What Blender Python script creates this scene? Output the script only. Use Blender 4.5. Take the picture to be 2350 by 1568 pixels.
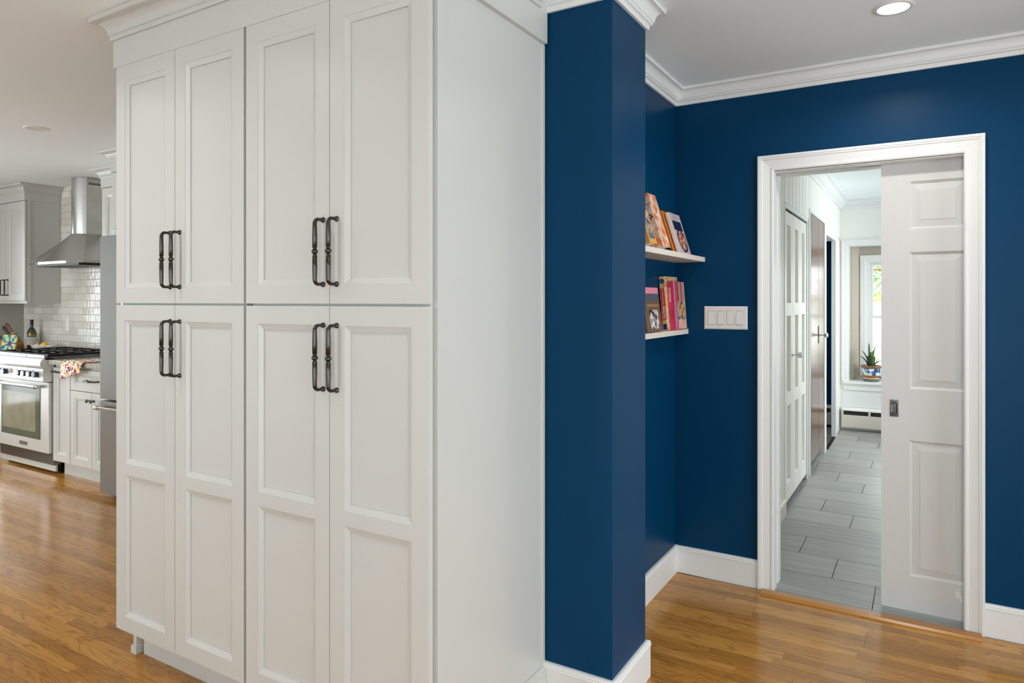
import bpy, bmesh, math, random
from mathutils import Vector, Matrix
random.seed(7)
R = math.radians
for o in list(bpy.data.objects):
    bpy.data.objects.remove(o, do_unlink=True)
scene = bpy.context.scene
COL = scene.collection

# ------------------------------------------------------------------ camera
cam_d = bpy.data.cameras.new('camera')
cam_d.sensor_width = 36.0
cam_d.lens = 24.0
cam_d.shift_y = -(784 - 691) / 2350.0
cam_d.clip_start = 0.05
cam = bpy.data.objects.new('camera', cam_d)
COL.objects.link(cam)
cam.location = (0, 0, 1.40)
cam.rotation_euler = (R(90), 0, R(31.1))
scene.camera = cam

# ------------------------------------------------------------------ world: bright overcast sky
world = bpy.data.worlds.new('world')
scene.world = world
world.use_nodes = True
wn = world.node_tree
wn.nodes.clear()
wo = wn.nodes.new('ShaderNodeOutputWorld')
wb = wn.nodes.new('ShaderNodeBackground')
wb.inputs[0].default_value = (0.87, 0.95, 1.0, 1)
wb.inputs[1].default_value = 9.0
wn.links.new(wb.outputs[0], wo.inputs[0])

# daylight enters by the alcove window and added windows; portals mark them
WINDOWS = []
def portal(name, loc, rot, sx, sy):
    l = bpy.data.lights.new(name, 'AREA')
    l.shape = 'RECTANGLE'
    l.size, l.size_y = sx, sy
    l.cycles.is_portal = True
    o = bpy.data.objects.new(name, l)
    COL.objects.link(o)
    o.location = loc
    o.rotation_euler = rot
    return o
YS = -1.8                                           # inner face of the south wall, behind the camera
SW = [(-7.7, -4.5), (-3.1, -2.0), (-0.3, 1.1)]      # added windows of the unseen south wall, for daylight (x ranges)
EW = [(-1.5, -0.1), (0.3, 2.9)]                     # added windows of the unseen east wall, for daylight (y ranges)
WZ0, WZ1 = 0.10, 2.32
for a, b in SW:
    portal('window_portal', ((a + b) / 2, YS - 0.02, (WZ0 + WZ1) / 2), (R(90), 0, R(180)), b - a, WZ1 - WZ0)
EZ0, EZ1 = 0.06, 2.1
for a, b in EW:
    portal('window_portal', (3.02, (a + b) / 2, (EZ0 + EZ1) / 2), (R(90), 0, R(90)), b - a, EZ1 - EZ0)
KW = [(1.85, 2.72)]                                   # added garden door in the kitchen end wall, lights the range (y range)
KZ0, KZ1 = 0.30, 2.2
HW = [(5.8, 8.1)]                       # added hall window out of view, for daylight (y ranges)
HZ0, HZ1 = 0.35, 2.25
for a, b in KW:
    portal('window_portal', (-7.93, (a + b) / 2, (KZ0 + KZ1) / 2), (R(90), 0, R(-90)), b - a, KZ1 - KZ0)
for a, b in HW:
    portal('window_portal', (1.36, (a + b) / 2, (HZ0 + HZ1) / 2), (R(90), 0, R(90)), b - a, HZ1 - HZ0)
portal('window_portal', (-0.1, 8.60, 1.23), (R(90), 0, 0), 0.98, 1.32)

vs = scene.view_settings
vs.view_transform = 'Standard'
vs.look = 'None'
vs.gamma = 1.0
vs.use_curve_mapping = False
vs.exposure = -0.34
scene.cycles.max_bounces = 8
scene.cycles.diffuse_bounces = 5
scene.cycles.glossy_bounces = 4
scene.cycles.transparent_max_bounces = 12
scene.cycles.caustics_reflective = False
scene.cycles.caustics_refractive = False
scene.cycles.sample_clamp_indirect = 6.0
scene.cycles.use_denoising = True

# ------------------------------------------------------------------ materials
def lin(c):
    c = c / 255.0
    return c / 12.92 if c <= 0.04045 else ((c + 0.055) / 1.055) ** 2.4
def rgb(r, g, b):
    return (lin(r), lin(g), lin(b), 1)
MATS = {}
def nodes_of(name):
    m = bpy.data.materials.new(name)
    m.use_nodes = True
    nt = m.node_tree
    return m, nt, nt.nodes['Principled BSDF'], nt.nodes, nt.links
def mat(name, col, rough=0.5, metal=0.0, var=0.03, scale=6.0, bump=0.0, bscale=60.0, spec=0.5, coat=0.0, stretch=(1, 1, 1), emit=0.0):
    """plain painted or metal surface: faint procedural mottling in colour, optional fine relief"""
    if name in MATS:
        return MATS[name]
    m, nt, b, N, L = nodes_of(name)
    c = rgb(*col)
    g = N.new('ShaderNodeNewGeometry')
    mp = N.new('ShaderNodeMapping')
    mp.inputs['Scale'].default_value = stretch
    L.new(g.outputs['Position'], mp.inputs['Vector'])
    n = N.new('ShaderNodeTexNoise')
    n.inputs['Scale'].default_value = scale
    n.inputs['Detail'].default_value = 3
    L.new(mp.outputs[0], n.inputs['Vector'])
    r = N.new('ShaderNodeValToRGB')
    r.color_ramp.elements[0].position = 0.3
    r.color_ramp.elements[1].position = 0.7
    r.color_ramp.elements[0].color = (c[0] * (1 - var), c[1] * (1 - var), c[2] * (1 - var), 1)
    r.color_ramp.elements[1].color = (min(1, c[0] * (1 + var)), min(1, c[1] * (1 + var)), min(1, c[2] * (1 + var)), 1)
    L.new(n.outputs['Fac'], r.inputs['Fac'])
    L.new(r.outputs[0], b.inputs['Base Color'])
    b.inputs['Roughness'].default_value = rough
    b.inputs['Metallic'].default_value = metal
    b.inputs['Specular IOR Level'].default_value = spec
    b.inputs['Coat Weight'].default_value = coat
    if emit:
        b.inputs['Emission Color'].default_value = c
        b.inputs['Emission Strength'].default_value = emit
    if bump:
        n2 = N.new('ShaderNodeTexNoise')
        n2.inputs['Scale'].default_value = bscale
        n2.inputs['Detail'].default_value = 2
        L.new(mp.outputs[0], n2.inputs['Vector'])
        bp = N.new('ShaderNodeBump')
        bp.inputs['Strength'].default_value = bump
        bp.inputs['Distance'].default_value = 0.002
        L.new(n2.outputs['Fac'], bp.inputs['Height'])
        L.new(bp.outputs[0], b.inputs['Normal'])
    MATS[name] = m
    return m

def oak_material():
    m, nt, b, N, L = nodes_of('oak_floor')
    g = N.new('ShaderNodeNewGeometry')
    oi = N.new('ShaderNodeObjectInfo')
    off = N.new('ShaderNodeCombineXYZ')
    for i, k in enumerate((37.0, 11.0, 5.0)):
        mm = N.new('ShaderNodeMath'); mm.operation = 'MULTIPLY'; mm.inputs[1].default_value = k
        L.new(oi.outputs['Random'], mm.inputs[0]); L.new(mm.outputs[0], off.inputs[i])
    add = N.new('ShaderNodeVectorMath'); add.operation = 'ADD'
    L.new(g.outputs['Position'], add.inputs[0]); L.new(off.outputs[0], add.inputs[1])
    mp = N.new('ShaderNodeMapping'); mp.inputs['Scale'].default_value = (1.3, 10.0, 1)
    L.new(add.outputs[0], mp.inputs['Vector'])
    n1 = N.new('ShaderNodeTexNoise'); n1.inputs['Scale'].default_value = 1.6; n1.inputs['Detail'].default_value = 3
    n1.inputs['Distortion'].default_value = 1.2
    L.new(mp.outputs[0], n1.inputs['Vector'])
    # growth rings: contour lines of the stretched noise
    mul = N.new('ShaderNodeMath'); mul.operation = 'MULTIPLY'; mul.inputs[1].default_value = 40.0
    L.new(n1.outputs['Fac'], mul.inputs[0])
    sn = N.new('ShaderNodeMath'); sn.operation = 'SINE'; L.new(mul.outputs[0], sn.inputs[0])
    mr = N.new('ShaderNodeMapRange'); mr.inputs[1].default_value = 0.35; mr.inputs[2].default_value = 1.0
    mr.inputs[3].default_value = 0.0; mr.inputs[4].default_value = 0.42
    L.new(sn.outputs[0], mr.inputs[0])
    # fine pores
    mp2 = N.new('ShaderNodeMapping'); mp2.inputs['Scale'].default_value = (9.0, 220.0, 1)
    L.new(add.outputs[0], mp2.inputs['Vector'])
    n2 = N.new('ShaderNodeTexNoise'); n2.inputs['Scale'].default_value = 1.0; n2.inputs['Detail'].default_value = 2
    L.new(mp2.outputs[0], n2.inputs['Vector'])
    mr2 = N.new('ShaderNodeMapRange'); mr2.inputs[1].default_value = 0.5; mr2.inputs[2].default_value = 0.75
    mr2.inputs[3].default_value = 0.0; mr2.inputs[4].default_value = 0.25
    L.new(n2.outputs['Fac'], mr2.inputs[0])
    ad = N.new('ShaderNodeMath'); ad.operation = 'ADD'; ad.use_clamp = True
    L.new(mr.outputs[0], ad.inputs[0]); L.new(mr2.outputs[0], ad.inputs[1])
    ramp = N.new('ShaderNodeValToRGB')
    cr = ramp.color_ramp
    cr.elements[0].position = 0.0; cr.elements[0].color = rgb(164, 113, 47)
    cr.elements[1].position = 1.0; cr.elements[1].color = rgb(206, 150, 70)
    e = cr.elements.new(0.45); e.color = rgb(182, 127, 54)
    e = cr.elements.new(0.75); e.color = rgb(194, 138, 60)
    L.new(oi.outputs['Random'], ramp.inputs['Fac'])
    mix = N.new('ShaderNodeMix'); mix.data_type = 'RGBA'
    mix.inputs['B'].default_value = rgb(112, 72, 30)
    L.new(ad.outputs[0], mix.inputs['Factor']); L.new(ramp.outputs[0], mix.inputs['A'])
    L.new(mix.outputs['Result'], b.inputs['Base Color'])
    b.inputs['Roughness'].default_value = 0.17
    b.inputs['Specular IOR Level'].default_value = 0.45
    bp = N.new('ShaderNodeBump'); bp.inputs['Strength'].default_value = 0.05; bp.inputs['Distance'].default_value = 0.0015
    L.new(n1.outputs['Fac'], bp.inputs['Height']); L.new(bp.outputs[0], b.inputs['Normal'])
    return m
OAK = oak_material()

def wood_material(name, dark, light, axis_scale, rough=0.35):
    m, nt, b, N, L = nodes_of(name)
    g = N.new('ShaderNodeNewGeometry')
    mp = N.new('ShaderNodeMapping'); mp.inputs['Scale'].default_value = axis_scale
    L.new(g.outputs['Position'], mp.inputs['Vector'])
    n = N.new('ShaderNodeTexNoise'); n.inputs['Scale'].default_value = 1.5; n.inputs['Detail'].default_value = 5
    n.inputs['Distortion'].default_value = 0.8
    L.new(mp.outputs[0], n.inputs['Vector'])
    r = N.new('ShaderNodeValToRGB')
    r.color_ramp.elements[0].position = 0.3; r.color_ramp.elements[0].color = rgb(*dark)
    r.color_ramp.elements[1].position = 0.7; r.color_ramp.elements[1].color = rgb(*light)
    L.new(n.outputs['Fac'], r.inputs['Fac']); L.new(r.outputs[0], b.inputs['Base Color'])
    b.inputs['Roughness'].default_value = rough
    return m

def tile_material():
    m, nt, b, N, L = nodes_of('grey_tile')
    g = N.new('ShaderNodeNewGeometry')
    oi = N.new('ShaderNodeObjectInfo')
    mp = N.new('ShaderNodeMapping'); mp.inputs['Scale'].default_value = (2.0, 22.0, 1)
    L.new(g.outputs['Position'], mp.inputs['Vector'])
    n = N.new('ShaderNodeTexNoise'); n.inputs['Scale'].default_value = 1.3; n.inputs['Detail'].default_value = 5
    L.new(mp.outputs[0], n.inputs['Vector'])
    ad = N.new('ShaderNodeMath'); ad.operation = 'MULTIPLY_ADD'; ad.inputs[1].default_value = 0.3
    L.new(oi.outputs['Random'], ad.inputs[0]); L.new(n.outputs['Fac'], ad.inputs[2])
    r = N.new('ShaderNodeValToRGB')
    r.color_ramp.elements[0].position = 0.35; r.color_ramp.elements[0].color = rgb(134, 137, 134)
    r.color_ramp.elements[1].position = 0.95; r.color_ramp.elements[1].color = rgb(166, 169, 165)
    L.new(ad.outputs[0], r.inputs['Fac']); L.new(r.outputs[0], b.inputs['Base Color'])
    b.inputs['Roughness'].default_value = 0.38
    n2 = N.new('ShaderNodeTexNoise'); n2.inputs['Scale'].default_value = 160
    L.new(g.outputs['Position'], n2.inputs['Vector'])
    bp = N.new('ShaderNodeBump'); bp.inputs['Strength'].default_value = 0.15; bp.inputs['Distance'].default_value = 0.001
    L.new(n2.outputs['Fac'], bp.inputs['Height']); L.new(bp.outputs[0], b.inputs['Normal'])
    return m

def zellige_material():
    m, nt, b, N, L = nodes_of('glazed_tile')
    g = N.new('ShaderNodeNewGeometry'); oi = N.new('ShaderNodeObjectInfo')
    r = N.new('ShaderNodeValToRGB')
    r.color_ramp.elements[0].color = rgb(206, 202, 190); r.color_ramp.elements[1].color = rgb(226, 224, 215)
    L.new(oi.outputs['Random'], r.inputs['Fac']); L.new(r.outputs[0], b.inputs['Base Color'])
    b.inputs['Roughness'].default_value = 0.08
    mp = N.new('ShaderNodeMapping'); mp.inputs['Scale'].default_value = (1, 1, 0.45)
    L.new(g.outputs['Position'], mp.inputs['Vector'])
    n = N.new('ShaderNodeTexNoise'); n.inputs['Scale'].default_value = 38; n.inputs['Detail'].default_value = 2
    L.new(mp.outputs[0], n.inputs['Vector'])
    bp = N.new('ShaderNodeBump'); bp.inputs['Strength'].default_value = 0.55; bp.inputs['Distance'].default_value = 0.004
    L.new(n.outputs['Fac'], bp.inputs['Height']); L.new(bp.outputs[0], b.inputs['Normal'])
    return m

def thin_glass(name='window_glass', tint=(1, 1, 1), refl=0.12):
    m = bpy.data.materials.new(name); m.use_nodes = True
    nt = m.node_tree; nt.nodes.clear()
    o = nt.nodes.new('ShaderNodeOutputMaterial'); mx = nt.nodes.new('ShaderNodeMixShader')
    t = nt.nodes.new('ShaderNodeBsdfTransparent'); gl = nt.nodes.new('ShaderNodeBsdfGlossy')
    t.inputs[0].default_value = (*tint, 1); gl.inputs['Roughness'].default_value = 0.02
    fr = nt.nodes.new('ShaderNodeFresnel'); fr.inputs['IOR'].default_value = 1.45
    nt.links.new(fr.outputs[0], mx.inputs[0]); nt.links.new(t.outputs[0], mx.inputs[1]); nt.links.new(gl.outputs[0], mx.inputs[2])
    nt.links.new(mx.outputs[0], o.inputs[0])
    return m

CAB = mat('cabinet_paint', (200, 201, 197), 0.36, var=0.012, scale=3, spec=0.5)
TRIM = mat('white_trim_paint', (232, 234, 233), 0.38, var=0.01, scale=4)
DOORW = mat('door_white_paint', (212, 213, 211), 0.42, var=0.012, scale=5, bump=0.06, bscale=20, stretch=(30, 30, 1.5))
BLUE = mat('navy_wall_paint', (0, 57, 93), 0.40, var=0.05, scale=1.2, bump=0.10, bscale=120, spec=0.13)
CEIL = mat('ceiling_paint', (241, 248, 250), 0.9, var=0.012, scale=1.5, bump=0.05, bscale=140, spec=0.2)
HALLW = mat('hall_white_paint', (241, 240, 234), 0.45, var=0.01, scale=4)
PLASTER = mat('plain_wall_paint', (214, 212, 206), 0.7, var=0.015, scale=2)
TAUPE = mat('taupe_paint', (186, 179, 164), 0.6, var=0.02, scale=3)
STEEL = mat('brushed_steel', (196, 196, 194), 0.26, 1.0, var=0.04, scale=3, stretch=(1, 1, 60))
RSTEEL = mat('range_steel', (226, 227, 225), 0.5, 0.75, var=0.03, scale=3, stretch=(60, 1, 1))
STEELD = mat('dark_steel', (120, 120, 120), 0.35, 1.0, var=0.04, scale=4)
CHROME = mat('chrome', (205, 205, 205), 0.08, 1.0, var=0.01)
GUN = mat('gunmetal_bronze', (78, 76, 74), 0.22, 1.0, var=0.06, scale=30)
BLACK = mat('cast_iron_black', (22, 22, 22), 0.45, 0.0, var=0.2, scale=60)
GAP = mat('dark_recess', (38, 36, 33), 0.8, var=0.1)
GROUT = mat('grout', (196, 192, 182), 0.9, var=0.06, scale=60)
GROUTD = mat('grey_grout', (104, 106, 103), 0.95, var=0.08, scale=80)
GTILE = tile_material()
ZELL = zellige_material()
PANE = thin_glass()
WALNUT = wood_material('walnut_door', (84, 60, 46), (116, 86, 68), (30, 30, 1.2), 0.2)
BLOCKW = wood_material('maple_block', (164, 106, 44), (196, 136, 66), (8, 8, 30), 0.4)
OAKTRIM = wood_material('oak_threshold', (158, 104, 36), (190, 132, 52), (1.5, 40, 40), 0.28)
PLATEW = mat('white_plastic', (232, 230, 226), 0.35, var=0.01)
LAMPON = mat('lamp_lens_lit', (255, 246, 236), 0.5, var=0.0, emit=14.0)
LAMPOFF = mat('lamp_lens', (226, 226, 222), 0.4, var=0.0)

# ------------------------------------------------------------------ mesh builder
XZ = lambda u, v, w: (u, w, v)             # face seen from -y: u = x, v = z, w = y (depth into the wall)
def YZ(x0):                                # face seen from +x at plane x0: u = y, v = z, w = depth towards -x
    return lambda u, v, w: (x0 - w, u, v)
class MB:
    def __init__(s):
        s.v, s.f, s.m = [], [], []
    def quad(s, pts, mi=0):
        i = len(s.v); s.v += [tuple(p) for p in pts]; s.f.append(tuple(range(i, i + len(pts)))); s.m.append(mi)
    def box(s, x0, x1, y0, y1, z0, z1, mi=0):
        i = len(s.v)
        s.v += [(x0, y0, z0), (x1, y0, z0), (x1, y1, z0), (x0, y1, z0), (x0, y0, z1), (x1, y0, z1), (x1, y1, z1), (x0, y1, z1)]
        for q in ((0, 3, 2, 1), (4, 5, 6, 7), (0, 1, 5, 4), (1, 2, 6, 5), (2, 3, 7, 6), (3, 0, 4, 7)):
            s.f.append(tuple(i + k for k in q)); s.m.append(mi)
        return s
    def mbox(s, P, u0, u1, v0, v1, w0, w1, mi=0):
        a, b = P(u0, v0, w0), P(u1, v1, w1)
        return s.box(min(a[0], b[0]), max(a[0], b[0]), min(a[1], b[1]), max(a[1], b[1]), min(a[2], b[2]), max(a[2], b[2]), mi)
    def prism(s, poly, P, w0, w1, mi=0):
        n = len(poly); i = len(s.v)
        s.v += [P(u, v, w0) for u, v in poly] + [P(u, v, w1) for u, v in poly]
        s.f.append(tuple(i + k for k in range(n))); s.f.append(tuple(i + n + k for k in reversed(range(n)))); s.m += [mi, mi]
        for k in range(n):
            j = (k + 1) % n
            s.f.append((i + k, i + n + k, i + n + j, i + j)); s.m.append(mi)
        return s
    def lathe(s, prof, c=(0, 0, 0), axis='z', seg=24, mi=0, sx=1.0, sy=1.0):
        i = len(s.v); n = len(prof)
        for k in range(seg):
            a = 2 * math.pi * k / seg
            for r, h in prof:
                x, y = r * math.cos(a) * sx, r * math.sin(a) * sy
                p = (x, y, h) if axis == 'z' else ((h, x, y) if axis == 'x' else (x, h, y))
                s.v.append((c[0] + p[0], c[1] + p[1], c[2] + p[2]))
        for k in range(seg):
            k2 = (k + 1) % seg
            for j in range(n - 1):
                s.f.append((i + k * n + j, i + k2 * n + j, i + k2 * n + j + 1, i + k * n + j + 1)); s.m.append(mi)
        if prof[0][0] > 1e-6:
            s.f.append(tuple(i + k * n for k in reversed(range(seg)))); s.m.append(mi)
        if prof[-1][0] > 1e-6:
            s.f.append(tuple(i + k * n + n - 1 for k in range(seg))); s.m.append(mi)
        return s
    def tube(s, pts, rad, seg=10, mi=0):
        pts = [Vector(p) for p in pts]; n = len(pts)
        if not isinstance(rad, (list, tuple)):
            rad = [rad] * n
        i = len(s.v); up = None
        for k in range(n):
            t = (pts[min(k + 1, n - 1)] - pts[max(k - 1, 0)]).normalized()
            if up is None:
                up = Vector((0, 0, 1)) if abs(t.z) < 0.9 else Vector((1, 0, 0))
            a = t.cross(up)
            if a.length < 1e-4:
                a = t.orthogonal()
            a.normalize(); bb = a.cross(t).normalized(); up = bb
            for j in range(seg):
                th = 2 * math.pi * j / seg
                s.v.append(tuple(pts[k] + (a * math.cos(th) + bb * math.sin(th)) * rad[k]))
        for k in range(n - 1):
            for j in range(seg):
                j2 = (j + 1) % seg
                s.f.append((i + k * seg + j, i + k * seg + j2, i + (k + 1) * seg + j2, i + (k + 1) * seg + j)); s.m.append(mi)
        s.f.append(tuple(i + j for j in reversed(range(seg)))); s.f.append(tuple(i + (n - 1) * seg + j for j in range(seg))); s.m += [mi, mi]
        return s
    def sweep(s, prof, path, P, closed_prof=True, cap=True, mi=0):
        """profile (d, h): d sideways from the path (to its right), h along the third axis; mitred corners"""
        n = len(path); m = len(prof); i = len(s.v)
        nrm = []
        for k in range(n - 1):
            du, dv = path[k + 1][0] - path[k][0], path[k + 1][1] - path[k][1]
            l = math.hypot(du, dv); nrm.append((dv / l, -du / l))
        for k in range(n):
            if k == 0: mu, mv = nrm[0]
            elif k == n - 1: mu, mv = nrm[-1]
            else:
                a, b = nrm[k - 1], nrm[k]
                d = 1 + a[0] * b[0] + a[1] * b[1]
                mu, mv = (a[0] + b[0]) / d, (a[1] + b[1]) / d
            for d, h in prof:
                s.v.append(P(path[k][0] + mu * d, path[k][1] + mv * d, h))
        for k in range(n - 1):
            for j in range(m if closed_prof else m - 1):
                j2 = (j + 1) % m
                s.f.append((i + k * m + j, i + (k + 1) * m + j, i + (k + 1) * m + j2, i + k * m + j2)); s.m.append(mi)
        if cap and closed_prof:
            s.f.append(tuple(i + j for j in range(m))); s.f.append(tuple(i + (n - 1) * m + j for j in reversed(range(m)))); s.m += [mi, mi]
        return s
    def mesh(s, name, mats, smooth=False):
        me = bpy.data.meshes.new(name)
        me.from_pydata(s.v, [], s.f)
        for mm in (mats if isinstance(mats, (list, tuple)) else [mats]):
            me.materials.append(mm)
        for p, mi in zip(me.polygons, s.m):
            p.material_index = mi
        bm = bmesh.new(); bm.from_mesh(me)
        bmesh.ops.remove_doubles(bm, verts=bm.verts, dist=1e-5)
        bmesh.ops.recalc_face_normals(bm, faces=bm.faces)
        bm.to_mesh(me); bm.free()
        if smooth:
            for p in me.polygons:
                p.use_smooth = True
        me.update()
        return me
    def build(s, name, mats, parent=None, smooth=False, bevel=0.0, autos=None):
        o = bpy.data.objects.new(name, s.mesh(name, mats, smooth))
        COL.objects.link(o)
        adopt(o, parent)
        if smooth and autos is not None:
            smooth_by_angle(o, autos)
        if bevel:
            b = o.modifiers.new('bevel', 'BEVEL'); b.width = bevel; b.segments = 2; b.limit_method = 'ANGLE'; b.angle_limit = R(40)
        return o
def smooth_by_angle(o, deg):
    bm = bmesh.new(); bm.from_mesh(o.data)
    for e in bm.edges:
        if len(e.link_faces) == 2 and e.calc_face_angle(0) > R(deg):
            e.smooth = False
    bm.to_mesh(o.data); bm.free()
def world_of(o):
    m = Matrix.LocRotScale(o.location, o.rotation_euler, o.scale)
    if o.parent:
        m = world_of(o.parent) @ o.matrix_parent_inverse @ m
    return m
def adopt(o, parent):
    if parent is not None:
        o.parent = parent
        o.matrix_parent_inverse = world_of(parent).inverted()
def tag(o, label=None, cat=None, group=None, kind=None):
    if label: o['label'] = label
    if cat: o['category'] = cat
    if group: o['group'] = group
    if kind: o['kind'] = kind
    return o
def thing(name, label, cat, loc, group=None, kind=None):
    o = bpy.data.objects.new(name, None)
    o.empty_display_size = 0.1
    COL.objects.link(o); o.location = loc
    return tag(o, label, cat, group, kind)
def struct(name, mb, m, label, cat, **k):
    return tag(mb.build(name, m, **k), label, cat, kind='structure')
def bx(*a):
    return MB().box(*a)
def text(body, size, m, M, parent, name='lettering', align='CENTER', extrude=0.0002):
    cu = bpy.data.curves.new('t', 'FONT'); cu.body = body; cu.size = size; cu.extrude = extrude
    cu.align_x = align; cu.align_y = 'CENTER'; cu.resolution_u = 2
    t = bpy.data.objects.new('t', cu); COL.objects.link(t)
    dg = bpy.context.evaluated_depsgraph_get(); dg.update()
    me = bpy.data.meshes.new_from_object(t.evaluated_get(dg))
    bpy.data.objects.remove(t, do_unlink=True); bpy.data.curves.remove(cu)
    me.materials.clear(); me.materials.append(m); me.transform(M)
    o = bpy.data.objects.new(name, me); COL.objects.link(o); o.parent = parent
    return o

# ------------------------------------------------------------------ measured layout (metres; camera over the origin)
ZC = 2.49                      # ceiling
YB = 3.475                     # blue wall with the pocket door
XR = -1.106                    # side wall of the nook
PX, PY0, PY1 = -0.888, 2.118, 2.433   # pier face and its depth
XS, YD = -1.148, 1.467         # side panel and door faces of the pantry cabinets
XL = -2.668                    # left edge of the pantry doors
KY = 3.40                      # kitchen tiled wall
KX = -7.87                     # kitchen end wall
HX = -0.785                    # left wall of the hall
HY = 8.25                      # end wall of the hall

# ================================================================== STRUCTURE
struct('ceiling', bx(-8.0, 3.2, YS - 0.15, 8.9, ZC, ZC + 0.1), CEIL, 'white painted ceiling over kitchen, nook and hall', 'ceiling')

# --- oak floor of real boards
floor = struct('floor', bx(-8.0, 3.2, YS - 0.15, 3.45, -0.12, -0.014), GAP, 'golden oak strip floor in kitchen and nook', 'floor')
BW = 0.0517
rest = MB()
board_cache = {}
def lay_row(k, x0, x1, single):
    y1 = 3.452 - (k) * BW; y0 = y1 - BW + 0.0007
    rr = random.Random(1000 + k)
    x = x0 - rr.uniform(0, 0.8)
    while x < x1:
        ln = rr.choice((0.32, 0.45, 0.6, 0.75, 0.9, 1.1))
        a, b = max(x, x0), min(x + ln, x1)
        if b - a > 0.03:
            if single((a + b) / 2, (y0 + y1) / 2, a, b):
                h = rr.uniform(0, 0.0003)
                MB().box(a, b - 0.0007, y0, y1, -0.014, -0.0004 + h).build('floor_board', OAK, floor)
            else:
                rest.box(a, b - 0.0007, y0, y1, -0.014, -0.0003)
        x += ln
def in_view(x, y, a, b):
    if y > 2.3 and -1.1 < x < 0.75:
        return True
    return 1.2 < y < 2.9 and b > -2.50 * y - 0.15 and a < -1.80 * y + 0.12 and x < -2.2
for k in range(int((3.475 - YS) / BW)):
    y = 3.475 - (k + 0.5) * BW
    lay_row(k, -7.87, 3.0, in_view)
o = rest.build('floor_boards_beyond_view', OAK, floor); o['kind'] = 'stuff'

# --- hall floor of grey tiles
hall_floor = struct('floor_hall', bx(-3.2, 1.45, 3.452, 8.55, -0.12, -0.010), GROUTD, 'grey plank tile floor in the hall', 'floor')
TP, TL = 0.2955, 0.597
for i in range(-1, 17):
    ya, yb = 3.785 + TP * (i - 1), 3.785 + TP * i
    jx = -0.201 - 0.197 * i
    jx = jx - math.floor((jx + 1.2) / TL) * TL
    x = jx - TL * (4 if i > 9 else 1)
    ya_ = max(ya, 3.455); yb_ = min(yb, 8.52)
    if yb_ - ya_ < 0.02:
        continue
    while x < 1.4:
        a, b = max(x, -3.1 if i > 9 else -0.95), min(x + TL, 1.35)
        if b - a > 0.03:
            MB().box(a + 0.002, b - 0.002, ya_ + 0.002, yb_ - 0.002, -0.010, -0.0005).build('floor_tile', GTILE, hall_floor)
        x += TL

# --- walls
def wall_with_openings(P, u0, u1, opens, w0, w1, z0, z1):
    m = MB(); u = u0
    for a, b in opens:
        m.mbox(P, u, a, 0, ZC, w0, w1); m.mbox(P, a, b, 0, z0, w0, w1); m.mbox(P, a, b, z1, ZC, w0, w1); u = b
    m.mbox(P, u, u1, 0, ZC, w0, w1)
    return m
struct('wall_partition', bx(-2.690, XR, PY0, 3.63, 0, ZC), BLUE, 'blue painted partition wall behind the pantry cabinets', 'wall')
struct('wall_pier', bx(XR, PX, PY0, PY1, 0, ZC), BLUE, 'narrow navy blue pier beside the pantry cabinet', 'wall')
OX0, OX1, OZ = -0.618, 0.146, 2.022
wb_ = MB()
wb_.box(XR, OX0 - 0.015, YB, 3.53, 0, ZC).box(OX1 + 0.004, 3.0, YB, 3.528, 0, ZC).box(OX0 - 0.015, OX1 + 0.004, YB, 3.528, OZ + 0.004, ZC)
struct('wall_back', wb_, BLUE, 'navy blue wall holding the pocket door opening', 'wall')
wh = MB()
wh.box(XR, OX0 - 0.015, 3.531, 3.63, 0, ZC).box(OX1 + 0.02, 3.0, 3.59, 3.63, 0, ZC).box(OX0 - 0.015, OX1 + 0.02, 3.59, 3.63, OZ + 0.004, ZC)
struct('wall_hall_front', wh, HALLW, 'white hall side of the pocket door wall', 'wall')
kwall = struct('wall_kitchen_back', bx(-8.0, -2.690, KY, 3.63, 0, ZC), GROUT, 'kitchen wall covered in glazed cream subway tiles', 'wall')
struct('wall_kitchen_left', wall_with_openings(YZ(KX), YS - 0.1, KY, KW, 0, 0.13, KZ0, KZ1), mat('grey_kitchen_wall', (170, 168, 158), 0.6), 'grey kitchen end wall beside the knife block', 'wall')
struct('wall_south', wall_with_openings(XZ, -8.0, 3.2, SW, YS - 0.15, YS, WZ0, WZ1), PLASTER, 'pale wall with added windows behind the viewer', 'wall')
struct('wall_east', wall_with_openings(YZ(3.15), YS, 3.63, EW, 0, 0.15, EZ0, EZ1), PLASTER, 'pale side wall with added windows', 'wall')
def simple_window(name, P, u0, u1, z0, z1, wf, label):
    """frame with meeting rail, a mullion and two panes"""
    root = tag(MB().mbox(P, u0, u0 + 0.05, z0, z1, wf, wf + 0.05).mbox(P, u1 - 0.05, u1, z0, z1, wf, wf + 0.05)
               .mbox(P, u0 + 0.05, u1 - 0.05, z0, z0 + 0.06, wf, wf + 0.05).mbox(P, u0 + 0.05, u1 - 0.05, z1 - 0.05, z1, wf, wf + 0.05)
               .mbox(P, (u0 + u1) / 2 - 0.03, (u0 + u1) / 2 + 0.03, z0 + 0.06, z1 - 0.05, wf, wf + 0.05).build(name, TRIM), label, 'window', kind='structure')
    for a, b in ((u0 + 0.05, (u0 + u1) / 2 - 0.03), ((u0 + u1) / 2 + 0.03, u1 - 0.05)):
        MB().mbox(P, a, b, z0 + 0.06, z1 - 0.05, wf + 0.022, wf + 0.026).build('pane', PANE, root)
for i, (a, b) in enumerate(SW):
    simple_window('window_%d' % (i + 2), XZ, a, b, WZ0, WZ1, YS - 0.10, 'added white framed window number %s of the pale rear wall' % ('one', 'two', 'three')[i])
for i, (a, b) in enumerate(EW):
    simple_window('window_%d' % (i + 5), YZ(3.11), a, b, EZ0, EZ1, 0.0, 'added white framed side window %s the nook' % ('away from', 'close to')[i])

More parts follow.
